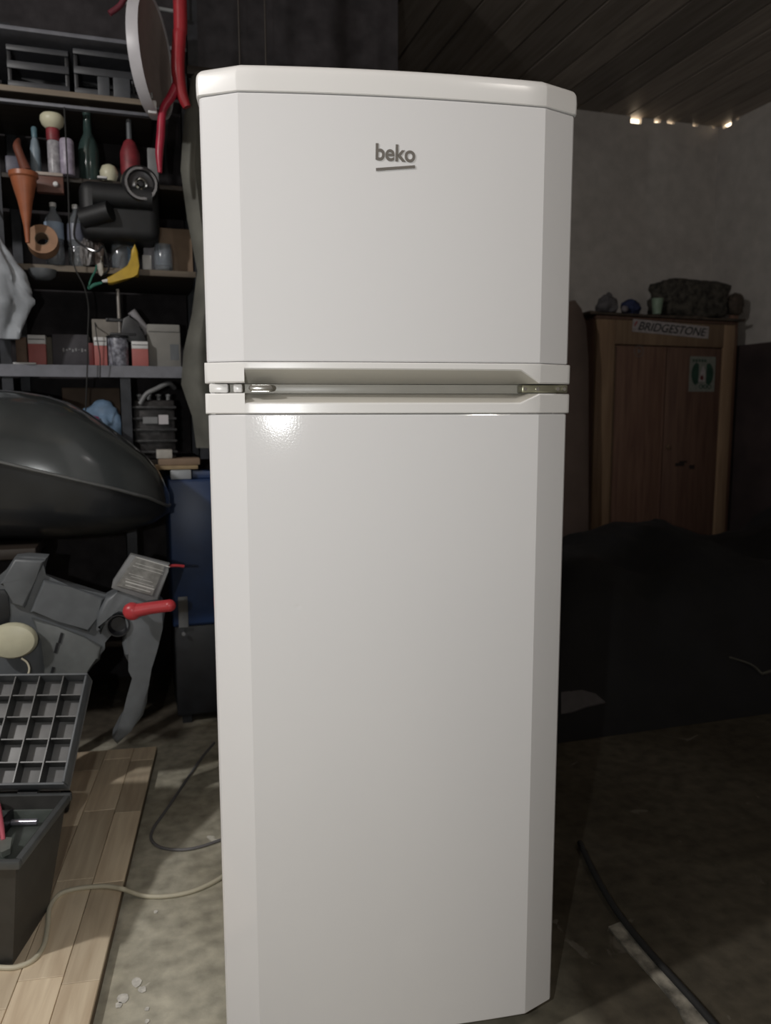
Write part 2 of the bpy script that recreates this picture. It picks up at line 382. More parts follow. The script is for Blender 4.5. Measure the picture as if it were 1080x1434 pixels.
# handle trims: full blocks at the sides, a slanted finger recess between them
def trim(zout, zin, zlip, left_in):
    Pf = front(.2675, .0018); rows = []
    for (x, y) in Pf[1:-1]:
        rows.append((x, y))
    def yf(x):
        for (a, b) in zip(Pf, Pf[1:]):
            if a[0] <= x <= b[0] and b[0] > a[0]: return a[1] + (b[1] - a[1]) * (x - a[0]) / (b[0] - a[0])
        return Pf[1][1]
    m = MB(); secs = []
    xs = [(x, 0) for x, y in Pf[:6]] + [(-.2121, 0), (-.2119, 1)]
    xs += [(-.205 + .41 * i / 24 * 1.0, 1) for i in range(0, 23)] + [(.183, 1), (.2119, 0)] + [(x, 0) for x, y in Pf[-6:]]
    xs = sorted(xs, key=lambda t: t[0])
    for x, q in xs:
        y = yf(x) if abs(x) < .26 else [p[1] for p in Pf if abs(p[0] - x) < 1e-6][0]
        zl = zin + (zlip - zin) * q; s = 1 if zout > zin else -1
        yi = y + (.040) * q
        secs.append([(x, .045, zout), (x, y + .002, zout), (x, y, zout - .0015 * s), (x, y, zl + .002 * s), (x, y + .002, zl), (x, yi + .0025, zin), (x, .045, zin)])
    m.closed(secs)
    for f_ in m.bm.faces:
        c = f_.calc_center_median()
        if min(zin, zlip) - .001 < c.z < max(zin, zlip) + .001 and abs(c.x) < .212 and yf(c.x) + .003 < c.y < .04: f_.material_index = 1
    return m
for o in (build(trim(1.0828, 1.0545, 1.0725, 1), 'upper_handle_trim', TRIM, FR, True, 30),
          build(trim(1.0115, 1.0400, 1.0270, 1), 'lower_handle_trim', TRIM, FR, True, 30)): o.data.materials.append(mat('shaded_recess', (.56, .54, .49), .3, var=0))  # same trim, with the recess shade painted in as a greyer colour
g = MB(); g.box((-.255, .022, 1.0405), (.255, .047, 1.054), .001); build(g, 'gap_strip', DIMTRIM, FR, True)
h = MB(); h.box((-.262, -.004, 1.041), (-.236, .02, 1.0535), .002); h.box((-.228, -.012, 1.0415), (-.216, .02, 1.053), .002); hl = build(h, 'left_hinge', TRIM, FR, True)
h = MB()
M = Matrix.Translation((-.190, -.020, 1.0472)) @ Matrix.Rotation(R(90), 4, 'X')
n = 10; pts = [(.012 * sg + .0045 * math.cos(a), .0045 * math.sin(a)) for sg, a0 in ((1, -90), (-1, 90)) for a in [R(a0 + 180 * i / n) for i in range(n + 1)]]
h.prism([M @ Vector((a, b, 0)) for a, b in pts], M.to_3x3() @ Vector((0, 0, -.02)), .0012); sp = build(h, 'slot_cover', CHROME, hl, True); sp['label'] = 'bright pill-shaped slot cover'
h = MB(); h.box((.192, -.006, 1.0415), (.262, .02, 1.053), .0015); hr = build(h, 'right_hinge', BRASS, FR, True); hr['label'] = 'dull metal hinge plate'
for sx in (.196, .215, .246, .256):
    s_ = MB(); s_.cyl((sx, -.0045, 1.047), (sx, -.0085, 1.047), .0028, 12); s_.lathe([(0, 0)], n=3) if 0 else None; build(s_, 'screw', CHROME, hr, True)
g = MB(); g.box((-.258, .046, .05), (.258, .060, 1.468), .002); build(g, 'gasket', GASKET, FR, True)
b = MB(); b.box((-.266, .058, .035), (.266, .60, 1.468), .006); build(b, 'body', ENAMEL, FR, True)
b = MB(); b.box((-.26, .035, .012), (.26, .058, .043), .003); build(b, 'kick_plate', GASKET, FR, True)
for sx in (-.22, .22):
    for sy in (.09, .55):
        b = MB(); b.cyl((sx, sy, 0), (sx, sy, .036), .018, 14); build(b, 'foot', BLACKP, FR, True)
# maker's name: 56 px wide at x 526..582
ang = math.atan2(.0, 1)
Mt = Matrix.Translation((-.0015, -.0332, 1.3635)) @ Matrix.Rotation(R(90), 4, 'X') @ Matrix.Rotation(R(-1.0), 4, 'Z')
lg = text('beko', 'name_lettering', LOGO, FR, .0545, .0222, Mt, off=.022, ext=.0006); lg['label'] = 'grey lowercase name lettering'
u = MB(); M = Matrix.Translation((-.0015, -.0335, 1.3437)) @ Matrix.Rotation(R(-6.0), 4, 'Y'); u.box((-.0270, -.0006, -.0017), (.0270, .0006, .0019), M=M); ul = build(u, 'name_underline', LOGO, FR, True); ul['label'] = 'slanted grey bar under the name'

# ================================================================== METAL RACK
YR = 1.55; YK = 1.95
rk = thing('metal_rack', 'crowded dark metal shelving rack behind the left side of the refrigerator', 'shelving', (-.72, 1.75, 0))
ZT, ZA, ZB, ZCs, ZD = 2.128, 1.962, 1.717, 1.458, 1.158
for px, y, top in ((-1.30, YR, 2.3), (-.735, YR, 2.3), (-1.30, YK, 2.3), (-.735, YK, 2.3), (-.155, YK, 2.3), (-.395, YR, 1.12)):
    m = MB(); m.box((px - .017, y, 0), (px + .017, y + .003, top)); m.box((px - .017, y, 0), (px - .014, y + .03, top)); build(m, 'post', DARKMETAL, rk, smooth=0)
m = MB(); m.box((-.172, YR, .86), (-.138, YR + .003, 2.3)); m.box((-.172, YR, .86), (-.169, YR + .03, 2.3)); build(m, 'post', DARKMETAL, rk, smooth=0)
m = MB(); m.box((-1.30, YR + .004, ZT - .012), (-.165, YK, ZT), .002); build(m, 'shelf', GREYMETAL, rk)
m = MB(); m.box((-1.30, YR + .004, ZA - .018), (-.28, YK, ZA), .002); o = build(m, 'shelf', SHADEDWOOD, rk); m = MB(); m.box((-1.30, YR - .001, ZA - .017), (-.28, YR + .0035, ZA - .001), .001); e = build(m, 'shelf_edge', EDGEWOOD, o); e['label'] = 'pale wooden edge strip'
m = MB(); m.box((-.71, YR - .003, ZA - .049), (-.26, YR + .006, ZA - .039), .002); m.box((-.71, YR + .006, ZA - .048), (-.26, YR + .02, ZA - .04)); build(m, 'shelf_rail', GREYMETAL, rk)
m = MB(); m.box((-1.30, YR + .004, ZB - .014), (-.165, YK, ZB), .002); o = build(m, 'shelf', DARKWOOD, rk); o['label'] = 'dark wooden shelf board'
m = MB(); m.box((-1.30, YR + .004, ZCs - .020), (-.165, YK, ZCs), .002); o = build(m, 'shelf', SHADEDWOOD, rk); m = MB(); m.box((-1.30, YR - .001, ZCs - .019), (-.165, YR + .0035, ZCs - .001), .001); e = build(m, 'shelf_edge', EDGEWOOD, o); e['label'] = 'pale wooden edge strip'
m = MB(); m.box((-1.30, YR - .012, ZD - .036), (-.20, YR - .008, ZD)); m.box((-1.30, YR - .010, ZD - .006), (-.20, YK, ZD)); build(m, 'shelf', GREYMETAL, rk, smooth=0)
m = MB(); m.box((-1.30, YR + .004, .84), (-.165, YK, .86), .002); build(m, 'shelf', DARKWOOD, rk)
m = MB(); m.box((-1.30, YR + .004, .25), (-.34, YK, .27), .002); build(m, 'shelf', DARKWOOD, rk)
# small wooden drawer box that carries the spray cans
def span(px0, px1, y, py=300): return at(px0, py, y).x, at(px1, py, y).x

def pbox(name, label, cat, px0, py0, px1, y, d, m, zb, bev=.003, rz=0, group=None):
    """closed carton: front face at depth y between pixel columns, standing on zb"""
    x0, x1 = at(px0, py0, y).x, at(px1, py0, y).x; zt = at((px0 + px1) / 2, py0, y).z
    b = MB(); b.box((x0, y, zb + .0005), (x1, y + d, zt), bev)
    if rz: b.xf(Matrix.Translation(((x0 + x1) / 2, y + d / 2, 0)) @ Matrix.Rotation(rz, 4, 'Z') @ Matrix.Translation((-(x0 + x1) / 2, -y - d / 2, 0)))
    return b, x0, x1, zt

def crate(px0, px1, pyt, label):
    y = YR + .03; x0, x1 = at(px0, pyt, y).x, at(px1, pyt, y).x; zt = at((px0 + px1) / 2, pyt, y).z; zb = ZA + .0008
    t = thing('slatted_crate', label, 'crate', ((x0 + x1) / 2, y + .13, zb), group='crates on the top wooden shelf')
    b = MB(); b.box((x0 + .004, y + .008, zb), (x1 - .004, y + .25, zb + .006)); build(b, 'crate_floor', BLACKP, t, smooth=0)
    for yy in (y, y + .245):
        for j in range(3):
            z = zb + .008 + (zt - zb - .02) * j / 2; b = MB(); b.box((x0, yy, z), (x1, yy + .006, z + .016 + .006 * (j % 2)), .002); build(b, 'slat', mat('crate_plastic', (.045, .048, .055), .45) if yy == y else BLACKP, t)
    for xx_ in (x0, x1 - .012):
        b = MB(); b.box((xx_, y + .0065, zb), (xx_ + .012, y + .244, zt), .003); build(b, 'end_panel', BLACKP, t)
    return x0, x1, zt
crate(8, 95, 68, 'black slatted plastic crate, the left one on the topmost wooden shelf')
crate(102, 188, 74, 'black slatted plastic crate, the right one beside the round dish')
y = YR + .028
for (p0, p1, pt, lab) in ((136, 153, 107, 'small grey label-faced packet at the front of the top right crate'), (158, 182, 109, 'wide grey packet in front of the top right crate')):
    b, *_ = pbox('', '', '', p0, pt, p1, YR + .008, .016, GREYP, ZA); single(b, 'packet', mat('slate_packet', (.07, .075, .085), .5), lab, 'packet')
rod = MB(); rod.cyl(at(170, 3, 1.5), at(250, 17, 1.5), .006, 10); rod.cyl(at(172, 3, 1.5), at(172, 3, 1.5) + Vector((0, 0, .42)), .003, 6); rod.cyl(at(248, 17, 1.5), at(248, 17, 1.5) + Vector((0, 0, .48)), .003, 6)
single(rod, 'hanging_rod', GREYP, 'thin pale horizontal rod above the round dish', 'rod')

# items on shelf B (z 1.717)
x0, x1 = at(50, 245, YR - .03).x, at(88, 245, YR - .03).x
dw = thing('drawer_box', 'small brown wooden drawer box with a pale top edge and white knob', 'drawer box', ((x0 + x1) / 2, YR, ZB - .055))
b = MB(); b.box((x0, YR - .03, ZB - .008), (x1, YR + .002, ZB + .001), .001); build(b, 'top_edge', mat('pale_edge', (.42, .36, .32), .6), dw)
b = MB(); b.box((x0, YR - .026, ZB - .055), (x1, YR + .002, ZB - .009), .001); df = build(b, 'drawer_front', wood('redbrown_wood', (.12, .05, .035), (.07, .03, .022), 'X', 9), dw)
b = MB(); kx = at(78, 258, YR - .03); b.lathe([(0, 0), (.006, .001), (.008, .006), (.006, .011), (0, .013)], n=14, M=Matrix.Translation((kx.x, YR - .026, kx.z)) @ Matrix.Rotation(R(90), 4, 'X')); build(b, 'knob', WHITEP, df)
def bottle(name, label, cat, px0, px1, pyt, y, zb, prof, mats, group=None):
    """prof: list of (part name, material, [(r fraction, z fraction)...]) around a standing axis"""
    xa, xb = at(px0, pyt, y).x, at(px1, pyt, y).x; r = (xb - xa) / 2; h = at((px0 + px1) / 2, pyt, y).z - zb; cx = (xa + xb) / 2
    t = thing(name, label, cat, (cx, y, zb + .0006), group=group)
    for pn, m, pr in prof:
        b = MB(); b.lathe([(a * r, z * h) for a, z in pr], c=(cx, y, zb + .0006)); build(b, pn, m, t)
    return t
bottle('spray_can', 'pale aerosol can with a red collar and a broad cream cap', 'can', 55, 90, 161, YR - .008, ZB + .001,
       [('tin', SPRAY, [(0, 0), (.5, 0), (.52, .02), (.52, .54), (.45, .56), (0, .56)]), ('collar', DIMRED, [(0, .56), (.52, .56), (.55, .60), (.55, .74), (.5, .765), (0, .765)]), ('cap', CREAM, [(0, .765), (.55, .765), (.85, .82), (1, .9), (.97, .96), (.8, 1), (0, 1)])], 0)
bottle('spray_can', 'lilac round-topped can right of the cream-capped aerosol', 'can', 82, 103, 195, YR - .006, ZB + .001,
       [('tin', LILAC, [(0, 0), (.92, 0), (1, .03), (1, .84), (.93, .88)]), ('lid', mat('pale_lilac', (.40, .36, .45), .4), [(1, .84), (.98, .93), (.8, .99), (0, 1)])], 0)
bottle('squeeze_bottle', 'slim pale blue squeeze bottle left of the aerosol can', 'bottle', 40, 55, 178, YR + .03, ZB,
       [('bottle', mat('blue_grey_plastic', (.22, .28, .33), .3), [(0, 0), (1, 0), (1, .55), (.7, .72), (.45, .78), (0, .78)]), ('cap', mat('teal_cap', (.10, .18, .22), .4), [(0, .78), (.55, .78), (.6, .97), (.4, 1), (0, 1)])], 0)
bottle('green_bottle', 'tall dark green glass bottle with a long neck', 'bottle', 106, 136, 150, YR + .06, ZB,
       [('glass', GREENGL, [(0, 0), (.9, 0), (1, .03), (1, .42), (.8, .55), (.42, .66), (.36, .88), (.42, .9), (.42, .94), (0, .94)]), ('stopper', mat('khaki_cork', (.17, .15, .11), .7), [(0, .94), (.36, .94), (.36, 1), (0, 1)])], 0)
bottle('sauce_bottle', 'red-labelled squat bottle with a dark narrow neck', 'bottle', 166, 194, 168, YR + .05, ZB,
       [('body', DIMRED, [(0, .12), (.95, .12), (1, .2), (1, .5), (.6, .66), (.3, .7), (0, .7)]), ('base', WHITEP, [(0, 0), (.7, 0), (.7, .12), (0, .12)]), ('neck', DARKGREY, [(0, .7), (.28, .7), (.26, 1), (0, 1)])], 0)
b = MB(); p = at(152, 231, YR + .03); b.lathe([(.012, -.026), (.02, -.024), (.026, -.01), (.027, .004), (.02, .02), (.008, .026), (0, .027)], c=(p.x, YR + .03, ZB + .0275)); single(b, 'ball', CREAM, 'small cream knob-like ball between the green and red bottles', 'ball')
b, *_ = pbox('', '', '', 136, 246, 150, YR - .02, .02, WHITEP, ZB - .002); single(b, 'tag_block', WHITEP, 'tiny white block under the cream ball', 'block')
b, *_ = pbox('', '', '', 206, 207, 221, YR + .03, .05, WHITEP, ZB); single(b, 'small_carton', GREYP, 'small grey carton right of the red-labelled bottle', 'carton')
b = MB(); p = at(20, 225, YR); b.box((p.x - .03, YR + .02, ZB), (p.x + .012, YR + .08, ZB + .055), .008); single(b, 'plastic_tub', mat('violet_grey', (.12, .12, .16), .5), 'dark violet tub behind the orange funnel', 'tub')
# orange funnel hanging in front of the rack
p = at(33, 248, YR - .095); q = at(39, 340, YR - .095); L = p.z - q.z
fu = thing('funnel', 'long orange plastic funnel hanging at the left of the rack', 'funnel', (p.x, YR - .095, q.z))
M = Matrix.Translation((q.x, YR - .095, q.z)) @ Matrix.Rotation(math.atan2(p.x - q.x, L), 4, 'Y')
b = MB(); b.lathe([(.006, 0), (.009, L * .25), (.020, L * .62), (.033, L * .9), (.036, L), (.0345, L), (.031, L * .9), (.018, L * .62), (.007, L * .25), (.0045, 0), (.006, 0)], n=24, M=M); build(b, 'cone', ORANGE, fu)
b = MB(); b.lathe([(.036, L - .004), (.040, L), (.040, L + .012), (.036, L + .014), (.035, L)], n=24, M=M); build(b, 'rim', ORANGE, fu)
b = MB(); b.tube([at(37, 240, YR - .04), at(30, 222, YR - .03), at(24, 205, YR - .02), at(26, 196, YR + .01)], [.016, .013, .012, .006], 10); o = build(b, 'hanging_strap', mat('rust_strap', (.16, .05, .03), .6), fu)

# black round-bodied machine with chrome ring hanging under shelf B
p = at(195, 256, YR - .10)
mc = thing('bench_grinder', 'black round-bodied power machine with a bright metal ring', 'machine', (p.x - .05, YR, ZB - .21))
b = MB(); xa, xb = at(112, 290, YR).x, at(222, 290, YR).x
b.box((xa, YR - .06, ZB - .185), (xb, YR + .18, ZB - .016), .03, seg=4); b.cyl((xa + .04, YR - .062, ZB - .06), (xb - .02, YR - .062, ZB - .06), .035, 20); b.cyl((xa + .01, YR - .05, ZB - .13), (xa + .09, YR - .085, ZB - .11), .03, 18); build(b, 'housing', mat('matt_black', (.010, .011, .013), .55, var=.2), mc)
Mx = Matrix.Translation((p.x, YR - .058, p.z)) @ Matrix.Rotation(R(90), 4, 'X') @ Matrix.Rotation(R(8), 4, 'Y')
b = MB(); b.lathe([(0, 0), (.052, 0), (.056, .01), (.054, .03), (.047, .040), (.040, .040), (.036, .030), (.02, .026), (0, .026)], n=32, M=Mx); wl = build(b, 'wheel', mat('smoked_metal', (.10, .10, .105), .28, .8), mc)
b = MB(); b.lathe([(.012, .026), (.016, .028), (.018, .036), (.014, .040), (.011, .036), (.010, .027)], n=24, M=Mx); o = build(b, 'hub_ring', CHROME, wl); o['label'] = 'bright chrome ring'
b = MB(); b.lathe([(0, .0262), (.009, .0262), (.007, .034), (0, .035)], n=16, M=Mx); build(b, 'axle', BLACKP, wl)
# fix the machine to the shelf above by a strap
# ---- shelf C (z 1.458)
def pet(px0, px1, pyt, y, label, lm):
    t = bottle('water_bottle', label, 'bottle', px0, px1, pyt, y, ZCs,
       [('bottle', PET, [(0, 0), (.85, 0), (1, .03), (1, .28), (.93, .32), (1, .36), (1, .62), (.85, .74), (.4, .86), (.3, .9), (.3, .94), (0, .94)]),
        ('cap', WHITEP, [(0, .93), (.36, .93), (.36, .995), (.3, 1), (0, 1)]), ('label', lm, [(1.02, .42), (1.03, .42), (1.03, .68), (1.02, .68)])], 0)
    return t
pet(60, 87, 284, YR + .028, 'clear water bottle with a light blue label and white cap', mat('light_blue_label', (.36, .46, .60), .5))
pet(92, 117, 287, YR + .03, 'clear crinkled bottle with a faint dark label, right of the blue-labelled one', mat('faint_label', (.16, .17, .22), .4))
# tape roll and bundle
p = at(61, 352, YR - .025); t = thing('tape_roll', 'tan roll of packing tape propped on the left shelf edge', 'tape', (p.x, YR, ZCs))
Mx = Matrix.Translation((p.x, YR - .01, ZCs + .054)) @ Matrix.Rotation(R(78), 4, 'X')
b = MB(); b.lathe([(.021, 0), (.044, 0), (.044, .045), (.021, .045), (.021, 0)], n=28, M=Mx); build(b, 'roll', TAN, t)
b = MB(); b.lathe([(.0185, -.001), (.0208, -.001), (.0208, .046), (.0185, .046), (.0185, -.001)], n=28, M=Mx); build(b, 'core', CARD, t)
b = MB(); p = at(60, 385, YR - .03); b.lathe([(.0, -.03), (.022, -.029), (.036, -.018), (.040, 0), (.0385, 0), (.034, -.016), (.02, -.026), (0, -.027)], c=(p.x, YR - .03, ZCs - .022), n=24); b.box((p.x - .004, YR - .03, ZCs - .024), (p.x + .004, YR + .01, ZCs - .0205)); single(b, 'hanging_bowl', DARKGREY, 'dark shallow cup fixed below the tape roll', 'cup')
# clutter of small bags
for i, (px, py, rx, rz_, m, lab) in enumerate(((121, 345, .018, .045, mat('grey_film', (.22, .21, .21), .3, bump=.4), 'grey crumpled plastic bag right of the crinkled bottle'),
      (136, 335, .020, .050, mat('brown_film', (.15, .12, .11), .4, bump=.4), 'brown crumpled bag in the middle of the bottle shelf'),
      (111, 362, .014, .026, mat('pale_film', (.34, .32, .28), .35, bump=.4), 'small pale crumpled bag at the front of the bottle shelf'),)):
    p = at(px, py, YR + .01 + .02 * i); zc = ZCs + rz_ * .92
    b = MB(); b.blob((p.x, YR + .0 + .02 * i, zc), (rx, .02, rz_), .5, 7, 3, i, ZCs + .0005); single(b, 'crumpled_bag', m, lab, 'bag')
bottle('glass_jar', 'blue-lidded clear jar behind the yellow glue gun', 'jar', 155, 178, 323, YR + .04, ZCs,
       [('glass', PET, [(0, 0), (.95, 0), (1, .05), (1, .72), (.85, .8), (0, .8)]), ('lid', mat('steel_blue_lid', (.10, .17, .30), .4), [(0, .8), (.95, .8), (.95, 1), (0, 1)])], 0)
b, *_ = pbox('', '', '', 176, 326, 186, YR + .035, .03, LBLUE, ZCs); single(b, 'small_box', LBLUE, 'narrow pale blue box beside the blue-lidded jar', 'box')
b, *_ = pbox('', '', '', 200, 329, 221, YR + .05, .05, WHITEP, ZCs); single(b, 'white_box', mat('offwhite_card', (.38, .37, .40), .6), 'upright off-white carton at the right of the bottle shelf', 'carton')
bottle('jam_jar', 'low clear glass jar in front of the cardboard box', 'jar', 215, 241, 343, YR + .025, ZCs,
       [('glass', PET, [(0, 0), (.92, 0), (1, .08), (1, .8), (.9, .9), (.88, 1), (.82, 1), (.8, .2), (0, .15)])], 0)
b, *_ = pbox('', '', '', 199, 357, 212, YR + .015, .02, WHITEP, ZCs); single(b, 'small_tin', WHITEP, 'tiny white tin at the front edge left of the glass jar', 'tin')
b, *_ = pbox('', '', '', 222, 320, 272, YR + .075, .14, CARD, ZCs); single(b, 'cardboard_box', CARD, 'brown cardboard box at the right end of the bottle shelf', 'box')
# yellow glue gun: barrel and handle
yy = YR - .041
gg = thing('glue_gun', 'yellow pistol-shaped glue gun lying over the shelf edge', 'glue gun', (at(180, 380, yy).x, yy, at(180, 395, yy).z))
pts = [at(a, b_, yy) for a, b_ in ((184, 350), (189, 341), (193, 352), (195, 372), (194, 386), (186, 386), (178, 390), (156, 397), (151, 396), (150, 388), (170, 380), (180, 373), (183, 362))]
b = MB(); b.prism(pts, (0, .034, 0), .004); build(b, 'gun_body', YELLOW, gg)
b = MB(); b.cyl(at(151, 393, yy + .017), at(143, 394, yy + .017), .006, 12, .004); build(b, 'nozzle', WHITEP, gg)
b = MB(); b.tube([at(186, 352, yy + .017), at(176, 343, yy + .03), at(160, 352, yy + .03), at(150, 372, yy + .02), at(142, 366, yy + .05)], .0022, 6); build(b, 'cable', RUBBER, gg)
b = MB(); p = at(130, 397, YR - .03); b.tube([at(143, 396, YR - .03), at(132, 399, YR - .032), at(124, 404, YR - .03), at(128, 390, YR - .02), at(134, 378, YR - .01), at(136, 366, YR + .02)], [.004, .006, .003, .003, .003, .003], 8); single(b, 'green_ribbon', mat('green_ribbon', (.03, .17, .12), .5), 'green ribbon dangling from the shelf near the glue gun nozzle', 'ribbon')
b = MB(); p = at(141, 376, YR - .02); b.blob((p.x, YR - .012, p.z), (.009, .008, .02), .4, 6, 2, 3); b.tube([(p.x, YR - .012, p.z + .015), (p.x + .003, YR - .002, ZCs + .03), (p.x + .003, YR + .03, ZCs + .01)], .002, 6); single(b, 'hanging_tag', mat('pale_tag', (.45, .43, .38), .5), 'pale tag hanging at the nozzle of the glue gun', 'tag')
# white bag hanging at the far left
wb = MB(); p = at(10, 395, YR - .11); rows = []
for j in range(29):
    v = j / 28; z = at(10, 318, YR - .11).z + (at(10, 475, YR - .11).z - at(10, 318, YR - .11).z) * v
    wid = .018 + .07 * min(1, v * 1.9) - .045 * max(0, v - .68) / .32; rr = []
    for i in range(48):
        a = 2 * math.pi * i / 48; k = 1 + .16 * math.sin(a * 5 + v * 4) + .22 * mnoise.noise(Vector((math.cos(a) * 1.3, math.sin(a) * 1.3, v * 4)))
        k += .12 * mnoise.noise(Vector((math.cos(a) * 5, math.sin(a) * 5, v * 11))); rr.append((p.x - .045 + .02 * v + wid * k * math.cos(a), YR - .11 + wid * .55 * k * math.sin(a), z))
    rows.append(rr)
wb.closed(rows); tp = rows[0][0]
wbag = thing('shopping_bag', 'white plastic bag hanging at the left edge of the rack', 'bag', (p.x - .03, YR - .11, at(10, 475, YR - .11).z)); build(wb, 'bag_body', WHITEBAG, wbag, smooth=60)
b = MB(); b.tube([(p.x - .05, YR - .11, at(0, 322, YR - .11).z - .01), (p.x - .052, YR - .10, at(0, 300, YR - .11).z), (p.x - .055, YR - .02, at(0, 262, YR - .11).z)], .004, 6); build(b, 'handle', WHITEBAG, wbag)

# ---- shelf D (z 1.158): red boxes and tools
def redbox(px0, px1, pyt, y, label, d=.07):
    x0, x1 = at(px0, pyt, y).x, at(px1, pyt, y).x; zt = at((px0 + px1) / 2, pyt, y).z; zb = ZD + .0006; h = zt - zb
    t = thing('spare_part_box', label, 'box', ((x0 + x1) / 2, y + d / 2, zb), group='red cartons on the grey shelf')
    b = MB(); b.box((x0, y, zb), (x1, y + d, zb + h * .70), .0015); build(b, 'carton', REDBOX, t)
    b = MB(); b.box((x0, y, zb + h * .70), (x1, y + d, zt), .0015); o = build(b, 'white_band', WHITEP, t); o['label'] = 'white end band with a thin line'
    b = MB(); b.box((x0 + .002, y - .0006, zb + h * .84), (x1 - .002, y, zb + h * .87)); build(b, 'print_line', BLACKP, o)
    return x0, x1, zt
redbox(38, 63, 469, YR + .01, 'red carton with a white band at the left end of the grey shelf')
b, x0, x1, zt = pbox('', '', '', 21, 472, 37, YR + .03, .05, CARD, ZD); single(b, 'brown_box', mat('brown_card', (.17, .11, .075), .7), 'small dark brown box left of the first red carton', 'box')
b = MB(); p = at(30, 500, YR - .004); b.box((at(18, 500, YR).x, YR - .006, ZD + .0006), (at(50, 500, YR).x, YR + .008, ZD + .006), .001); single(b, 'paper_strip', WHITEP, 'folded white paper strip before the first red carton', 'paper')
b, x0, x1, zt = pbox('', '', '', 72, 468, 124, YR + .02, .10, BLACKP, ZD); bx = thing('dark_carton', 'dark carton with a faint row of pale letters', 'carton', ((x0 + x1) / 2, YR + .07, ZD)); build(b, 'carton', mat('dark_card', (.045, .042, .05), .6), bx)
b = MB()
for i in range(8): b.box((x0 + .03 + i * .009, YR + .0194, ZD + .042 + .003 * (i % 3)), (x0 + .035 + i * .009, YR + .0201, ZD + .050 + .003 * ((i + 1) % 2)))
build(b, 'print', GREYP, bx, smooth=0)
b, *_ = pbox('', '', '', 62, 472, 73, YR + .03, .06, BROWN, ZD); single(b, 'narrow_box', mat('olive_card', (.10, .09, .07), .7), 'narrow olive box between red carton and dark carton', 'box')
redbox(131, 149, 472, YR + .008, 'narrow red carton with a white band in the middle of the grey shelf')
b, *_ = pbox('', '', '', 123, 480, 131, YR + .02, .05, DIMRED, ZD); single(b, 'small_red_box', mat('dark_red_card', (.15, .02, .02), .6), 'dark red little box left of the narrow red carton', 'box')
redbox(184, 207, 478, YR + .004, 'red carton with a white band, the right-hand one before the grey carton')
tn = bottle('paint_tin', 'grey tin with dark scribbled print and a black lid', 'tin', 150, 179, 471, YR + .024, ZD,
      [('tin', mat('printed_tin', (.30, .31, .36), .4, col2=(.06, .06, .08), scale=70), [(0, 0), (.97, 0), (1, .03), (1, .9), (.97, .93), (0, .93)]), ('lid', BLACKP, [(0, .93), (1.12, .93), (1.14, .99), (1.05, 1), (0, 1)])], 0)
b, x0, x1, zt = pbox('', '', '', 128, 447, 170, YR + .10, .12, BEIGE, ZD); single(b, 'beige_box', BEIGE, 'beige flat-fronted box behind the tin', 'box')
# drill stand-like tool with a vertical rod
p = at(165, 405, YR + .03); q = at(165, 465, YR + .03)
tl = thing('press_tool', 'dark press tool with an upright metal rod, on the tin', 'tool', (p.x, YR + .03, ZD + .085))
zt = at(165, 471, YR + .024).z
b = MB(); b.cyl((p.x, YR + .03, zt + .001), (p.x, YR + .03, p.z), .0055, 12); build(b, 'rod', mat('bare_steel', (.30, .28, .26), .35, .4), tl)
b = MB(); b.box((p.x - .03, YR + .01, zt + .001), (p.x + .05, YR + .05, zt + .010), .003); b.box((p.x - .04, YR + .022, zt + .045), (p.x + .03, YR + .038, zt + .056), .003); build(b, 'arm', BLACKP, tl)
pts = [at(a, c_, YR + .012) for a, c_ in ((172, 446), (182, 440), (190, 452), (200, 462), (206, 480), (182, 480), (168, 470))]
b = MB(); b.prism(pts, (0, .04, 0), .006); build(b, 'motor_body', BLACKP, tl)
b = MB(); b.cyl(at(184, 436, YR + .056), at(205, 464, YR + .07), .014, 16); b.cyl(at(205, 464, YR + .07), at(207, 467, YR + .071), .016, 16); single(b, 'white_tube', mat('grey_white_tube', (.34, .33, .35), .45), 'short grey-white tube leaning behind the press tool', 'tube')
# grey carton with dark label
b, x0, x1, zt = pbox('', '', '', 205, 455, 252, YR + .04, .15, BEIGE, ZD); bx = thing('grey_carton', 'large grey-beige carton with a dark label at the right end of the grey shelf', 'carton', ((x0 + x1) / 2, YR + .1, ZD)); build(b, 'carton', mat('greige_card', (.22, .215, .20), .7, var=.04), bx)
b = MB(); b.box((x0 + .004, YR + .036, zt - .022), (x1 - .002, YR + .0405, zt + .001), .001); build(b, 'lid_flap', mat('greige_light', (.25, .245, .23), .7, var=.04), bx)
b = MB(); xa, xb = at(238, 480, YR + .04).x, at(250, 480, YR + .04).x; b.box((xa, YR + .0392, at(240, 507, YR + .04).z + .006), (xb, YR + .0401, at(240, 482, YR + .04).z)); build(b, 'dark_label', DARKGREY, bx)
# ---- under shelf D
zz = .8605
b = MB(); p = at(140, 585, YR + .06); b.blob((p.x, YR + .1, zz + .085), (.085, .07, .10), .25, 4, 4, 5, zz); o = single(b, 'blue_bundle', LBLUE, 'light blue crumpled plastic bundle under the grey shelf', 'bundle', smooth=60)
b = MB(); b.blob(tuple(at(131, 588, YR + .03)), (.018, .01, .013), .3, 6, 3, 2); b.cyl(at(131, 588, YR + .03), at(131, 588, YR + .03) + Vector((0, .03, 0)), .006, 8); single(b, 'magenta_patch', mat('magenta_film', (.30, .03, .10), .5), 'small magenta wrapper stuck on the blue bundle', 'wrapper')
b = MB(); x0, x1 = at(86, 540, YR + .2).x, at(168, 540, YR + .2).x; b.box((x0, YR + .2, zz), (x1, YR + .33, at(120, 543, YR + .2).z), .004); single(b, 'brown_carton', mat('warm_card', (.20, .14, .10), .8, var=.2, scale=6), 'brown carton behind the light blue bundle', 'carton')
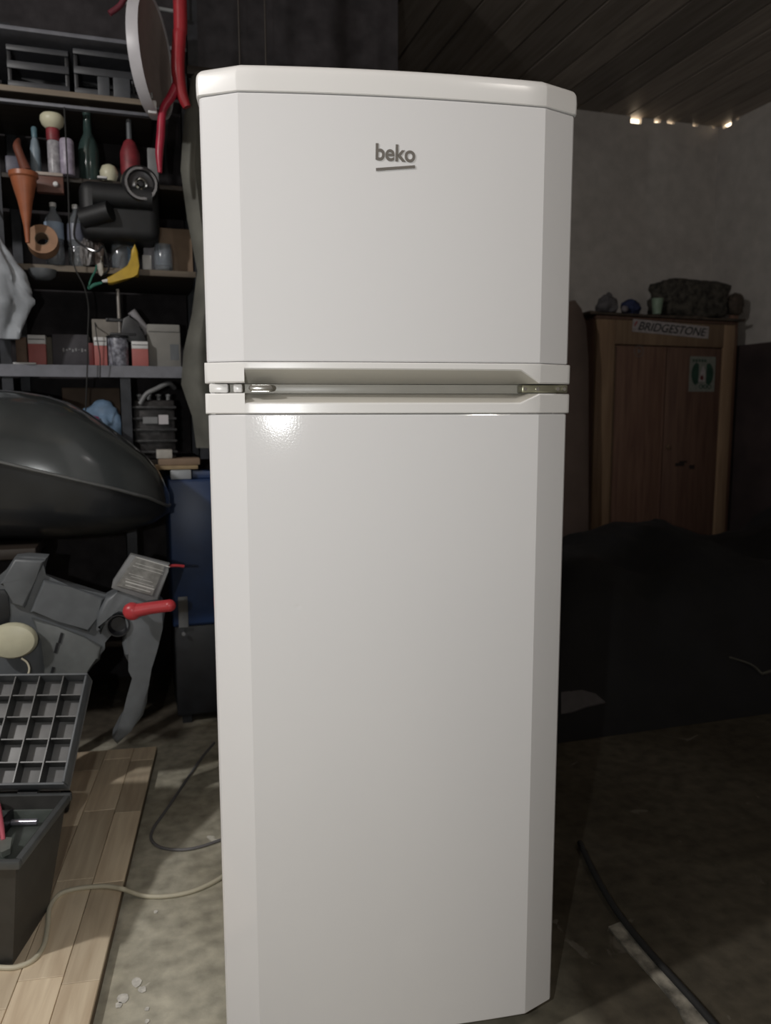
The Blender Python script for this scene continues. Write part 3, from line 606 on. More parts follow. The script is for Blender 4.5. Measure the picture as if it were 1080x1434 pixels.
b = MB(); p = at(76, 552, YR + .08); b.blob((p.x, YR + .1, zz + .085), (.04, .05, .125), .3, 4, 3, 8, zz); single(b, 'grey_bag', mat('grey_fabric', (.20, .20, .22), .7, bump=.3), 'pale grey cloth bag left of the blue bundle', 'bag')
# engine block like part
eb = thing('carburettor', 'dark ribbed engine part with a white sticker, right of the rack post', 'engine part', (at(220, 600, YR).x, YR + .1, zz))
x0, x1 = at(188, 600, YR + .03).x, at(246, 600, YR + .03).x; zt = at(220, 560, YR + .03).z
b = MB(); b.box((x0, YR + .03, zz), (x1, YR + .2, zt), .008); build(b, 'block', mat('grimy_metal', (.045, .042, .042), .45, .4, var=.3, scale=35, bump=.6), eb)
for i in range(5):
    z = zz + .02 + i * (zt - zz - .03) / 4.5; b = MB(); b.box((x0 - .004, YR + .018, z), (x1 + .004, YR + .034, z + .008), .002); build(b, 'fin', mat('grimy_fin', (.06, .06, .062), .5, .2, var=.3, scale=50), eb)
for i in range(4):
    xc = x0 + .02 + i * (x1 - x0 - .04) / 3; b = MB(); b.cyl((xc, YR + .05, zt), (xc, YR + .05, zt + .012), .006, 8); b.lathe([(0, .012), (.009, .012), (.009, .018), (0, .02)], c=(xc, YR + .05, zt), n=6); build(b, 'bolt', GREYP, eb)
b = MB(); b.tube([at(196, 566, YR + .02), at(205, 552, YR + .02), at(218, 545, YR + .02), at(236, 537, YR + .03), at(244, 543, YR + .06)], .008, 10); build(b, 'pipe', GREYP, eb)
b = MB(); p0, p1 = at(222, 581, YR + .016), at(236, 594, YR + .016); b.box((p0.x, YR + .0155, p1.z), (p1.x, YR + .0178, p0.z)); o = build(b, 'sticker', mat('bright_sticker', (.55, .53, .55), .5, var=0), eb); o['label'] = 'square white sticker'
p0, p1 = at(200, 584, YR + .016), at(221, 593, YR + .016); b = MB(); b.box((p0.x, YR + .0155, p1.z), (p1.x, YR + .0178, p0.z)); build(b, 'plate', GREYP, eb)

# papers and wedge below (in front of the rack, on the blue cabinet's neighbour shelf)
def slab(name, m, label, cat, pts, y, d, bev=.002):
    b = MB(); b.prism([at(a, c_, y) for a, c_ in pts], (0, d, 0), bev); return single(b, name, m, label, cat)

# ================================================================== BLUE CABINET
bc = thing('blue_cabinet', 'blue metal cabinet with a white-topped corner, left of the refrigerator', 'cabinet', (-.14, 1.66, 0))
yb = 1.44
x0, x1 = at(236, 700, yb).x, -.02; zt = at(250, 672, yb).z
b = MB(); b.box((x0, yb, .33), (x1, yb + .45, zt), .006); build(b, 'body', BLUE, bc)
b = MB(); b.box((x0 + .004, yb + .006, .03), (x1, yb + .44, .3295), .006); o = build(b, 'shaded_base', BLACKP, bc); o['label'] = 'black lower half, painted shade'  # cabinet's fade into the dark, painted as a black lower part
for sx in (x0 + .02, x1 - .05):
    b = MB(); b.box((sx, yb + .02, 0), (sx + .03, yb + .05, .03)); b.box((sx, yb + .38, 0), (sx + .03, yb + .41, .03)); build(b, 'foot', BLACKP, bc)
b = MB(); b.box((x0 + .002, yb - .012, .34), (x1 - .004, yb - .001, zt - .004), .003); dr = build(b, 'door', BLUE, bc)
p0, p1 = at(249, 836, yb - .013), at(264, 878, yb - .013); b = MB(); b.box((p0.x, yb - .0155, p1.z), (p1.x, yb - .0122, p0.z), .001); o = build(b, 'grey_plate', GREYP, dr); o['label'] = 'grey rectangular vent plate'
b = MB(); b.cyl((p0.x + .014, yb - .012, p1.z - .02), (p0.x + .014, yb - .022, p1.z - .02), .006, 12); build(b, 'lock', GREYP, dr)
# white-topped box standing on it, slightly turned
b = MB(); x0w = at(239, 660, yb - .0).x; x1w = at(268, 660, yb).x; b.box((x0w, yb + .004, zt + .0008), (x1w, yb + .105, zt + .030), .003); single(b, 'white_tray', mat('pale_grey_tray', (.36, .38, .40), .4, var=.03), 'pale grey tray lying on the left corner of the blue cabinet', 'tray')
b = MB(); b.prism([(x1w + .004, yb + .03, zt + .0008), (-.03, yb + .03, zt + .0008), (-.03, yb + .03, zt + .015), (x1w + .004, yb + .03, zt + .028)], (0, .075, 0), .003); single(b, 'blue_wedge', BLUE, 'blue sloping cover beside the pale tray on the blue cabinet', 'cover')
# stack: cardboard and papers just above the tray
z1 = zt + .0315
b = MB(); b.box((x0w - .045, yb + .015, z1), (x0w + .085, yb + .10, z1 + .012), .002); single(b, 'tan_board', mat('tan_card', (.38, .28, .16), .7), 'tan piece of cardboard lying on the pale tray', 'cardboard')
b = MB(); b.box((x0w - .035, yb + .02, z1 + .0125), (x0w + .092, yb + .105, z1 + .034), .003); single(b, 'brown_folder', CARD, 'brown cardboard folder on top of the tan piece', 'folder')
b = MB(); b.box((x0w - .04, yb + .025, z1 + .0345), (x0w + .008, yb + .08, z1 + .062), .002); single(b, 'white_card', mat('cream_card', (.46, .44, .40), .6), 'cream card block on the brown folder beside the dark shell', 'card')

# ================================================================== HANGING TARP between rack and fridge
hook_z = 2.30
tp = thing('hanging_tarp', 'olive-grey folded tarp hanging between the rack and the refrigerator', 'tarp', (-.10, 1.47, .9))
rows = []
edge = [(2.02, -.165), (1.96, -.175), (1.9, -.19), (1.75, -.205), (1.6, -.19), (1.45, -.165), (1.32, -.185), (1.2, -.215), (1.1, -.225), (1.0, -.195), (.90, -.185)]
for z, xl in edge:
    rr = []
    for i in range(17):
        u = i / 16; xx_ = xl + (0.10 - xl) * u
        rr.append((xx_, 1.46 + .022 * math.sin(u * 21 + z * 1.3) + .012 * mnoise.noise(Vector((u * 4, z * 3, 0))), z))
    rows.append(rr)
b = MB(); fr_ = rows; bk = [[(x_, y_ + .016, z_) for x_, y_, z_ in r] for r in rows]
b.closed([f_ + k_[::-1] for f_, k_ in zip(fr_, bk)]); build(b, 'sheet', TARP, tp, smooth=60)
b = MB(); b.box((-.18, 1.455, 2.015), (.12, 1.49, 2.04), .004); b.cyl((-.02, 1.472, 2.04), (-.02, 1.472, ZC - .003), .003, 8); b.cyl((.06, 1.472, 2.04), (.06, 1.472, ZC - .003), .003, 8); build(b, 'hanging_batten', DARKWOOD, tp)
# ================================================================== DISH and RED FRAME
pd = at(214, 81, 1.36)
ds = thing('round_dish', 'round brown-grey dish with a white rim hanging at the top left', 'dish', (pd.x, 1.36, pd.z - .19))
Mx = Matrix.Translation(pd) @ Matrix.Rotation(R(1.5), 4, 'Y') @ Matrix.Rotation(R(17.2 - 21.0), 4, 'Z').inverted().inverted() @ Matrix.Identity(4)
nrm = Vector((math.cos(R(19)), -math.sin(R(19)), .02)).normalized()
Q = nrm.to_track_quat('Z', 'Y').to_matrix().to_4x4(); Mx = Matrix.Translation(pd) @ Q
Rr = .158
b = MB(); b.lathe([(0, -.006), (Rr * .6, -.003), (Rr * .9, .003), (Rr * .97, .008), (Rr * .975, .002), (Rr * .9, -.006), (0, -.014)], n=48, M=Mx); build(b, 'face', mat('brown_grey_face', (.30, .25, .235), .55, var=.05), ds, smooth=50)
b = MB(); b.lathe([(Rr * .965, .010), (Rr, .012), (Rr * 1.01, .0), (Rr, -.020), (Rr * .97, -.022), (Rr * .965, .010)], n=48, M=Mx); o = build(b, 'rim', mat('white_rim', (.50, .49, .52), .4, var=.03), ds, smooth=50); o['label'] = 'white rim band'
for a0, s_ in ((121, .010), (134, .009), (150, .018)):
    b = MB(); q = at(204 + (a0 - 121) * .32, a0, 1.33); b.box((q.x - .012, 1.325, q.z - s_), (q.x + .012, 1.345, q.z + s_), .003); build(b, 'clip', WHITEP if a0 > 140 else GREYP, ds)
b = MB(); b.tube([at(206, 110, 1.345), at(206, 122, 1.34), at(210, 137, 1.34), at(213, 152, 1.34)], .006, 8); build(b, 'arm', DARKGREY, ds)
rf = thing('red_frame', 'bent red metal tube frame hanging beside the round dish', 'frame', (at(250, 100, 1.40).x, 1.40, at(225, 235, 1.40).z))
b = MB(); tp_ = at(252, 0, 1.33); b.tube([(tp_.x, 1.33, ZC - .004), tp_, at(251, 50, 1.33), at(249, 95, 1.33), at(254, 130, 1.34), at(262, 150, 1.34)], [.019, .019, .019, .019, .017, .012], 14); build(b, 'upright_tube', RED, rf)
b = MB(); b.tube([at(252, 110, 1.34), at(240, 135, 1.34), at(228, 155, 1.34), at(225, 190, 1.34), at(223, 215, 1.34), at(224, 242, 1.34)], [.014, .013, .011, .012, .011, .006], 12); build(b, 'lower_tube', mat('crimson_paint', (.40, .02, .05), .35), rf)
b = MB(); b.tube([at(153, 19, 1.33), at(168, 8, 1.33), at(180, -8, 1.33), at(215, -30, 1.33), at(250, -40, 1.33)], .008, 10); build(b, 'side_tube', mat('dark_red_paint', (.14, .02, .035), .5), rf)
b = MB(); q = at(213, 152, 1.345); b.cyl((q.x, 1.345, q.z), at(232, 152, 1.345), .005, 8); build(b, 'bracket', DARKGREY, rf)

# ================================================================== DARK SHELL (roof-box like)
sh = thing('roof_box', 'large glossy dark grey rounded plastic shell with a ridge line, left of the refrigerator', 'roof box', (-.95, 1.2, .66))
up = [(0, 545), (30, 548), (60, 553), (95, 563), (120, 576), (150, 596), (180, 618), (205, 639), (225, 664), (238, 694)]
def interp(T, x):
    for (a, b_) in zip(T, T[1:]):
        if a[0] <= x <= b_[0]: return a[1] + (b_[1] - a[1]) * (x - a[0]) / (b_[0] - a[0])
    return T[-1][1] if x > T[-1][0] else T[0][1]
ysh = 1.17
topc = [(at(a, b_, ysh).x, at(a, b_, ysh).z) for a, b_ in up]; topc = [(-1.7, topc[0][1] - .06), (-1.4, topc[0][1] + .005), (-1.05, topc[0][1] + .01)] + topc
rid = [(-1.7, .915), (-1.2, .905)] + [(at(a, b_, 1.03).x, at(a, b_, 1.03).z) for a, b_ in ((0, 645), (80, 664), (160, 684), (210, 700), (239, 716))]
low = [(-1.7, .70), (-1.2, .68)] + [(at(a, b_, 1.06).x, at(a, b_, 1.06).z) for a, b_ in ((0, 764), (80, 764), (160, 758), (215, 742), (237, 728))]
xe = topc[-1][0]
rowsU, rowsL = [], []
NX = 44
for i in range(NX + 1):
    u = i / NX; u = 1 - (1 - u) ** 1.7; x = -1.7 + (xe + 1.7) * u
    e = math.sqrt(max(0, 1 - (max(0, (x - (-.75)) / (xe + .75))) ** 3.2)); e = max(e, .03)
    zt_, zr, zl = interp(topc, x), interp(rid, x), interp(low, x); zt_ = max(zt_, zr + .004)
    hw = .19 * e; yc = 1.215; rr = []
    for k in range(13):
        a = math.pi * k / 12; cy = -math.cos(a); cz = math.sin(a) ** .85
        rr.append((x, yc + hw * (abs(cy) ** .8) * (1 if cy > 0 else -1), zr + (zt_ - zr) * cz))
    rowsU.append(rr)
    zl = min(zl, zr - .012); q = []
    for k in range(11):
        a = math.pi * k / 10; cy = -math.cos(a); cz = math.sin(a) ** .6
        q.append((x, yc + (hw - .008) * (abs(cy) ** .7) * (1 if cy > 0 else -1), (zr - .008) - (zr - .008 - zl) * cz))
    rowsL.append(q)
b = MB(); b.closed([r for r in rowsU]); build(b, 'upper_shell', HULL, sh, smooth=50)
b = MB(); b.closed([r for r in rowsL]); build(b, 'lower_shell', mat('lower_dark_shell', (.018, .02, .023), .35, var=.3, scale=5, coat=.2), sh, smooth=50)
b = MB(); b.tube([(r[0][0], r[0][1] - .003, r[0][2] - .003) for r in rowsU], .0045, 8, 1); o = build(b, 'seam_lip', mat('grey_lip', (.13, .135, .135), .35), sh, smooth=60); o['label'] = 'raised lip along the middle ridge'
# dark table under it
tb = thing('low_table', 'black low table in the shadow carrying the dark shell', 'table', (-.95, 1.2, 0))
zl = min(min(p_[2] for p_ in r) for r in rowsL)
b = MB(); b.box((-1.25, 1.05, zl - .03), (-.62, 1.24, zl - .002), .004); build(b, 'tabletop', DARKWOOD, tb)
for lx in (-1.22, -.67):
    for ly in (1.06, 1.20):
        b = MB(); b.box((lx, ly, .0262), (lx + .04, ly + .03, zl - .0305), .003); build(b, 'leg', BLACKP, tb)

# ================================================================== GREY CHILD-SEAT SHELL
ys = .86
cs = thing('child_seat_shell', 'grey plastic seat shell with an instruction plate and a red lever', 'seat', (-.50, .95, .026))
def pp(pts, y): return [at(a, b_, y) for a, b_ in pts]
body = [(-45, 830), (0, 812), (20, 781), (38, 779), (66, 781), (58, 808), (100, 822), (148, 837), (160, 832), (180, 822), (187, 828), (183, 846), (176, 862), (158, 880), (147, 900), (142, 908), (140, 925), (118, 940), (108, 956), (98, 966), (62, 964), (50, 958), (20, 954), (-45, 960)]
b = MB(); b.prism(pp(body, ys), (0, .05, 0), .008, 3); build(b, 'back_shell', DARKGREY, cs)
# raised panels that step forward
b = MB(); b.prism(pp([(61, 812), (100, 823), (147, 838), (136, 866), (124, 886), (80, 870), (42, 858)], ys - .014), (0, .016, 0), .006, 3); build(b, 'upper_panel', DARKGREY, cs)
b = MB(); b.prism(pp([(0, 816), (20, 783), (63, 785), (52, 806), (34, 852), (14, 846), (12, 824), (0, 819)], ys - .020), (0, .022, 0), .006, 3); build(b, 'side_wing', DARKGREY, cs)
b = MB(); b.prism(pp([(44, 866), (80, 878), (118, 893), (142, 906), (138, 924), (118, 940), (104, 958), (60, 958), (66, 934), (58, 900)], ys - .012), (0, .014, 0), .006, 3); build(b, 'lower_panel', mat('mid_grey_plastic', (.135, .145, .145), .5, var=.1), cs)
for (a, c_) in ((84, 892), (78, 906), (72, 940)):
    b = MB(); b.prism(pp([(a - 3, c_ + 8), (a + 1, c_ - 6), (a + 5, c_ - 5), (a + 1, c_ + 9)], ys - .0145), (0, .004, 0)); build(b, 'slot', BLACKP, cs, smooth=0)
b = MB(); b.prism(pp([(-40, 824), (6, 826), (12, 834), (14, 862), (10, 882), (-40, 884)], ys - .004), (0, .006, 0), .002); build(b, 'opening_cover', BLACKP, cs)
# right arm arching over and curving down to a foot tip
arm = [(148, 838), (165, 829), (184, 820), (206, 824), (222, 838), (233, 852), (228, 880), (220, 912), (212, 938), (208, 962), (206, 985), (200, 1004), (184, 1024), (164, 1044), (157, 1036), (166, 1018), (178, 1000), (184, 975), (185, 950), (186, 938), (174, 918), (171, 902), (178, 880), (181, 862), (176, 852), (166, 850), (154, 856), (145, 870), (141, 890), (134, 884), (136, 862)]
b = MB(); b.prism(pp(arm, ys - .03), (0, .065, 0), .010, 3); build(b, 'side_arm', DARKGREY, cs)
p = at(166, 874, ys - .02); b = MB(); b.lathe([(0, 0), (.017, 0), (.021, .004), (.024, .016), (.027, .016), (.026, 0), (.024, -.006), (0, -.006)], n=24, M=Matrix.Translation(p) @ Matrix.Rotation(R(90), 4, 'X')); build(b, 'pivot_ring', BLACKP, cs)
# the instruction plate
pl = [(186, 779), (234, 791), (232, 800), (210, 838), (160, 823), (158, 816)]
b = MB(); b.prism(pp([(183, 776), (238, 790), (236, 800), (222, 840), (205, 842), (156, 824), (158, 814)], ys - .045), (0, .02, 0), .004); pb = build(b, 'plate_mount', GREYP, cs)
b = MB(); b.prism(pp([(190, 779), (231, 792), (213, 834), (163, 820)], ys - .049), (0, .0035, 0)); lab = build(b, 'instruction_plate', mat('silver_label', (.30, .30, .29), .35, .3, var=.2, scale=60), pb, smooth=0)
b = MB()
A, B_, C_ = at(163, 820, ys - .0495), at(213, 834, ys - .0495), at(190, 779, ys - .0495)
for v, th_, a0, a1 in ((.97, .02, .02, .98), (.80, .012, .1, .9), (.70, .012, .08, .92), (.45, .01, .1, .5), (.38, .01, .2, .8), (.18, .03, .15, .95), (.08, .02, .2, .9), (.27, .01, .1, .9)):
    p0 = A + (B_ - A) * a0 + (C_ - A) * v; p1 = A + (B_ - A) * a1 + (C_ - A) * v; dv = (C_ - A) * th_
    b.prism([p0, p1, p1 + dv, p0 + dv], (0, -.0004, 0))
build(b, 'print_lines', mat('white_print', (.62, .62, .6), .4, var=0), cs, smooth=0)
# red lever
pA, pB = at(185, 856, ys - .085), at(237, 848, ys - .095)
b = MB(); b.tube([pA, (pA + pB) / 2 + Vector((0, 0, .001)), pB], [.0165, .0145, .0145], 14); b.blob(tuple(pA), (.021, .017, .021), .03, 3, 3, 1); b.blob(tuple(pB), (.0155, .015, .0145), .02, 3, 3, 1); lv = build(b, 'lever', mat('red_lever', (.50, .045, .055), .35, var=.05), cs); lv['label'] = 'glossy red lever'
b = MB(); b.cyl(pA, (pA.x, ys - .02, pA.z), .008, 12); build(b, 'lever_shaft', BLACKP, cs)
b = MB(); b.tube([at(236, 793, ys - .03), at(246, 792, ys - .03), at(258, 793, ys - .03)], .0035, 8); b.cyl(at(234, 793, ys - .03), at(226, 796, ys - .03), .003, 8); build(b, 'spring_pin', RED, cs)
# rear stand carrying the shell on the floor
b = MB(); b.box((-.74, ys + .052, .0262), (-.58, ys + .09, .50), .01); b.box((-.76, ys + .03, .0262), (-.70, ys + .12, .05), .008); b.box((-.62, ys + .03, .0262), (-.56, ys + .12, .05), .008); build(b, 'rear_support', BLACKP, cs)

# cream round sensor with its cord, resting against the shell
p = at(15, 902, ys - .065)
cr = thing('cream_puck', 'cream round plastic puck with a thin cord lying on the grey shell', 'puck', (p.x, ys - .06, p.z - .04))
Mx = Matrix.Translation((p.x, ys - .022, p.z)) @ Matrix.Rotation(R(90), 4, 'X') @ Matrix.Diagonal((1.28, 1, 1, 1))
b = MB(); b.lathe([(0, 0), (.036, 0), (.041, .006), (.042, .016), (.037, .026), (.02, .031), (0, .032)], n=36, M=Mx); build(b, 'shell', CREAM, cr)
b = MB(); b.tube([at(30, 922, ys - .05), at(38, 928, ys - .05), at(41, 938, ys - .055), at(36, 948, ys - .06), at(20, 954, ys - .06), at(-5, 956, ys - .06), at(-40, 950, ys - .06)], .0022, 8); build(b, 'cord', CORD, cr)

# ================================================================== PARQUET BOARD on the floor
bd = thing('parquet_board', 'large parquet-patterned wooden board lying flat on the concrete floor', 'board', (-.8, .5, 0), R(-6.7))
bx1, bx0, by0, by1 = .367, -.55, -.65, .788
b = MB(); b.box((bx0, by0, .001), (bx1, by1, .018), .002); build(b, 'core', WOODEDGE, bd, True)
lens = {}
col = 0; xx_ = bx0
while xx_ < bx1 - .01:
    w_ = .0775; w_ = min(w_, bx1 - xx_); yy_ = by0 - random.uniform(0, .22)
    while yy_ < by1:
        L_ = .30; a, c_ = max(yy_, by0), min(yy_ + L_, by1)
        if c_ - a > .015:
            b = MB(); b.box((xx_ + .0007, a + .0007, .0181), (xx_ + w_ - .0007, c_ - .0007, .0252 + random.uniform(0, .0005)), .0008, seg=1); build(b, 'stave', WOODBOARD, bd, True, smooth=0)
        yy_ += L_
    xx_ += w_; col += 1

# ================================================================== TOOLBOX (own axes: hinge corner at the origin, x right, y away)
ZB0 = .0262
tx = thing('toolbox', 'open black plastic toolbox with a compartment lid, on the parquet board', 'toolbox', (-.524, .525, ZB0), R(-15.5))
W, D, H = .46, .235, .222
b = MB()
def frus(m, x0, x1, y0, y1, z0, z1, t, X):
    lo = [(x0 + t, y0 + t, z0), (x1 - t, y0 + t, z0), (x1 - t, y1 - t, z0), (x0 + t, y1 - t, z0)]; hi = [(x0, y0, z1), (x1, y0, z1), (x1, y1, z1), (x0, y1, z1)]
    return lo, hi
lo, hi = frus(b, -W, 0, -D, 0, 0, H, .035, 0)
th_ = .005
li = [(x * 1 + (th_ if i in (0, 3) else -th_), y + (th_ if i < 2 else -th_), th_) for i, (x, y, z) in enumerate(lo)]; hi_in = [(x + (th_ if i in (0, 3) else -th_), y + (th_ if i < 2 else -th_), H) for i, (x, y, z) in enumerate(hi)]
V = [[b.bm.verts.new(p_) for p_ in r] for r in (lo, hi, hi_in, li)]
for A_, C2 in zip(V, V[1:]):
    for i in range(4): b.bm.faces.new((A_[i], A_[(i + 1) % 4], C2[(i + 1) % 4], C2[i]))
b.bm.faces.new(V[0][::-1]); b.bm.faces.new(V[3]); build(b, 'box_body', mat('toolbox_plastic', (.040, .040, .038), .45, var=.15), tx, True, 0)
b = MB()
for (a, c_) in (((-W - .008, -D - .008), (.008, -D + .004)), ((-W - .008, -.004), (.008, .008)), ((-W - .008, -D + .005), (-W + .004, -.005)), ((-.004, -D + .005), (.008, -.005))):
    b.box((a[0], a[1], H - .014), (c_[0], c_[1], H + .002), .003)
build(b, 'rim', mat('rim_plastic', (.085, .09, .092), .35, var=.1), tx, True)
b = MB(); b.box((-W + .02, -D + .02, H - .05), (-.02, -.02, H - .044), .002); b.box((-W + .02, -D + .02, H - .044), (-.02, -D + .026, H - .02)); b.box((-W + .02, -.026, H - .044), (-.02, -.02, H - .02)); build(b, 'inner_tray', mat('greenish_tray', (.095, .11, .10), .4), tx, True)
b = MB(); b.box((-.10, -D + .06, H - .0435), (-.094, -.03, H - .012), .002); build(b, 'tray_divider', BLACKP, tx, True)
# lid: tilted back about the hinge
LT = R(43); Ml = Matrix.Translation((0, .012, H + .004)) @ Matrix.Rotation(-LT, 4, 'X')     # local: x right, z up the lid, -y towards the camera
LH = .240
b = MB(); b.box((-W, .0, 0), (0, .006, LH), .002, M=Ml); lid = build(b, 'lid', mat('lid_plastic', (.17, .17, .17), .4, var=.1), tx, True)
b = MB()
for (a, c_) in (((-W, -.036, 0), (0, -.0005, .005)), ((-W, -.036, LH - .005), (0, -.0005, LH)), ((-W, -.036, .0055), (-W + .005, -.0005, LH - .0055)), ((-.005, -.036, .0055), (0, -.0005, LH - .0055))): b.box(a, c_, .0015, M=Ml)
build(b, 'lid_frame', DARKGREY, lid, True)
for i in range(1, 9):
    x_ = -W + W * i / 9; b = MB(); b.box((x_ - .0012, -.034, .006), (x_ + .0012, -.0005, LH - .006), M=Ml); build(b, 'divider', mat('divider_plastic', (.045, .047, .046), .35), lid, True, 0)
for j in range(1, 5):
    z_ = LH * j / 5; b = MB(); b.box((-W + .006, -.030, z_ - .0012), (-.006, -.0006, z_ + .0012), M=Ml); build(b, 'cross_divider', mat('divider_plastic', (.045, .047, .046), .35), lid, True, 0)
for hx in (-.08, -.36):
    b = MB(); b.cyl((hx - .02, .008, H + .0), (hx + .02, .008, H + .0), .007, 12); build(b, 'hinge', BLACKP, tx, True)
# contents (top-level): pink-handled pliers, wire, silver driver
Mt_ = Matrix.Translation(tx.location) @ Matrix.Rotation(R(-15.5), 4, 'Z')
def T(x, y, z): return Mt_ @ Vector((x, y, z))
zt_ = H - .0435
pc = T(-.10, -.10, zt_)
pli = thing('pliers', 'pliers with pink-red handles lying in the toolbox tray', 'pliers', pc)
hp = [T(-.175, -.04, H + .010), T(-.14, -.035, H + .016), T(-.115, -.055, H + .012), T(-.085, -.105, H - .005), T(-.068, -.135, H - .02)]
b = MB(); b.tube(hp, [.006, .007, .0065, .0055, .004], 12); build(b, 'handle', mat('pink_red_grip', (.50, .11, .15), .4, var=.05), pli)
hp2 = [T(-.20, -.07, H - .020), T(-.16, -.075, H - .012), T(-.12, -.09, H - .014), T(-.085, -.125, H - .022), T(-.066, -.14, H - .028)]
b = MB(); b.tube(hp2, [.006, .007, .0065, .0055, .004], 12); build(b, 'handle', mat('pink_red_grip', (.5, .1, .1)), pli)
b = MB(); b.prism([T(-.076, -.125, H - .030), T(-.055, -.128, H - .030), T(-.042, -.165, H - .030), T(-.052, -.178, H - .030), T(-.078, -.15, H - .030)], (0, 0, .012), .002); build(b, 'jaws', mat('worn_steel', (.35, .38, .35), .35, .6), pli)
b = MB(); b.tube([T(-.26, -.09, H - .03), T(-.20, -.125, H - .022), T(-.14, -.155, H - .008), T(-.11, -.165, H + .0), T(-.075, -.165, H - .012)], .0016, 8); single(b, 'white_wire', mat('white_wire', (.65, .68, .66), .4), 'thin white wire curling out of the toolbox tray', 'wire')
b = MB(); b.cyl(T(-.40, -.045, zt_ + .008), T(-.045, -.040, zt_ + .008), .006, 12); single(b, 'steel_bar', mat('lavender_steel', (.45, .45, .52), .25, .7), 'bright steel bar lying along the back of the toolbox', 'bar')
b = MB(); b.blob(tuple(T(-.25, -.12, zt_ + .012)), (.05, .035, .013), .4, 6, 3, 4, zt_ + ZB0 + .0005); single(b, 'rag', mat('dull_rag', (.12, .13, .115), .8, bump=.4), 'grey-green rag in the toolbox tray', 'rag')

# ================================================================== CABLES
def zc(px, py, z): v = atz(px, py, z); return v
cb = [(-45, 1350, .029), (0, 1355, .029), (25, 1354, .029), (48, 1343, .029), (62, 1322, .029), (67, 1295, .029), (70, 1270, .029), (84, 1252, .029), (110, 1244, .030), (145, 1241, .031), (163, 1243, .031), (172, 1245, .031), (186, 1250, .012), (205, 1255, .0055), (235, 1255, .0045), (270, 1248, .0045), (305, 1232, .0045), (345, 1205, .0045), (400, 1190, .0045)]
b = MB(); b.tube([zc(*c_) for c_ in cb], .0048, 10, 5); single(b, 'cream_cable', CORD, 'cream electric cable running over the board to the refrigerator', 'cable')
cg = [(300, 1040, .004), (282, 1062, .004), (256, 1100, .004), (230, 1138, .004), (215, 1160, .004), (212, 1176, .004), (226, 1187, .004), (254, 1190, .004), (280, 1186, .004), (310, 1176, .004), (360, 1160, .004)]
b = MB(); b.tube([zc(*c_) for c_ in cg], .0035, 10, 6); single(b, 'grey_cable', GREYCORD, 'grey cable looping on the concrete beside the refrigerator', 'cable')
b = MB(); b.tube([at(90, 150, 1.50), at(95, 250, 1.50), at(98, 330, 1.49), at(104, 372, 1.50), at(118, 402, 1.49), at(124, 430, 1.50), at(123, 470, 1.50), at(122, 520, 1.50), at(120, 575, 1.50)], .0022, 6); single(b, 'black_cable', RUBBER, 'thin black cable hanging down the front of the rack, by the dark carton', 'cable')
b = MB(); b.tube([at(133, 452, 1.51), at(136, 475, 1.50), at(140, 500, 1.50), at(140, 530, 1.51)], .0018, 6); b.cyl(at(133, 452, 1.51), at(133, 452, 1.51) + Vector((0, .145, 0)), .0018, 6); single(b, 'black_cable', RUBBER, 'short black cable hanging before the narrow red carton', 'cable')
b = MB(); b.tube([at(110, 290, 1.49), at(104, 330, 1.49), at(118, 345, 1.49), at(136, 352, 1.48), at(144, 345, 1.48), at(150, 360, 1.49), at(152, 378, 1.5), at(146, 384, 1.53)], .0035, 8); single(b, 'black_hose', mat('glossy_black', (.02, .02, .022), .15, var=0), 'glossy black curled hose hanging between bottles and glue gun', 'hose')

b = MB()
for px, py, r_, sd in ((192, 1375, .009, 1), (200, 1386, .007, 2), (172, 1398, .010, 3), (166, 1408, .006, 4), (206, 1413, .004, 5), (218, 1277, .004, 6), (206, 1430, .004, 7)):
    v = atz(px, py, .0012); n_ = 11
    b.prism([(v.x + r_ * (1 + .5 * mnoise.noise(Vector((i * 1.7, sd * 3.3, 0)))) * math.cos(2 * math.pi * i / n_), v.y + r_ * (1.2 + .7 * mnoise.noise(Vector((i * 1.7, sd * 3.3, 5)))) * math.sin(2 * math.pi * i / n_), .0008) for i in range(n_)], (0, 0, .001))
single(b, 'paint_splash', mat('old_white_paint', (.72, .70, .64), .8, var=.15, scale=80), 'dried white paint spots on the concrete between board and refrigerator', 'paint', kind='stuff')
# ================================================================== WOODEN CUPBOARD (right, at the back wall)
YC = 2.90
cp = thing('wooden_cupboard', 'old brown wooden cupboard with stickers, at the back wall', 'cupboard', (2.14, YC, 0), R(4))
CW, CH, CD = 1.01, 1.555, .42
def cbx(lo, hi, name, m, par=None, bev=.004): b = MB(); b.box(lo, hi, bev); return build(b, name, m, par or cp, True)
cbx((.0, .02, .02), (.018, CD, CH - .02), 'side_panel', PINE); cbx((CW - .018, .02, .02), (CW, CD, CH - .02), 'side_panel', PINE)
cbx((0, .0, CH - .02), (CW, CD, CH), 'top_panel', PINE); cbx((.02, CD - .015, .02), (CW - .02, CD, CH - .022), 'back_panel', PINE); cbx((.02, .02, .03), (CW - .02, CD - .016, .05), 'bottom_panel', PINE)
for fx in (.0, CW - .06):
    for fy in (.03, CD - .06): cbx((fx, fy, 0), (fx + .06, fy + .05, .019), 'foot', PINE)
cbx((.0, -.006, .022), (.125, .018, CH - .022), 'stile', PINEL); cbx((CW - .085, -.006, .022), (CW, .018, CH - .022), 'stile', PINEL)
cbx((.127, -.006, CH - .16), (CW - .087, .018, CH - .022), 'top_rail', PINEL)
cbx((.127, -.006, .022), (CW - .087, .018, .10), 'bottom_rail', PINE)
xm = .127 + (CW - .087 - .127) * .47
d1 = cbx((.130, .002, .104), (xm - .004, .016, CH - .165), 'door', PINE); d2 = cbx((xm + .004, .002, .104), (CW - .091, .016, CH - .165), 'door', PINE)
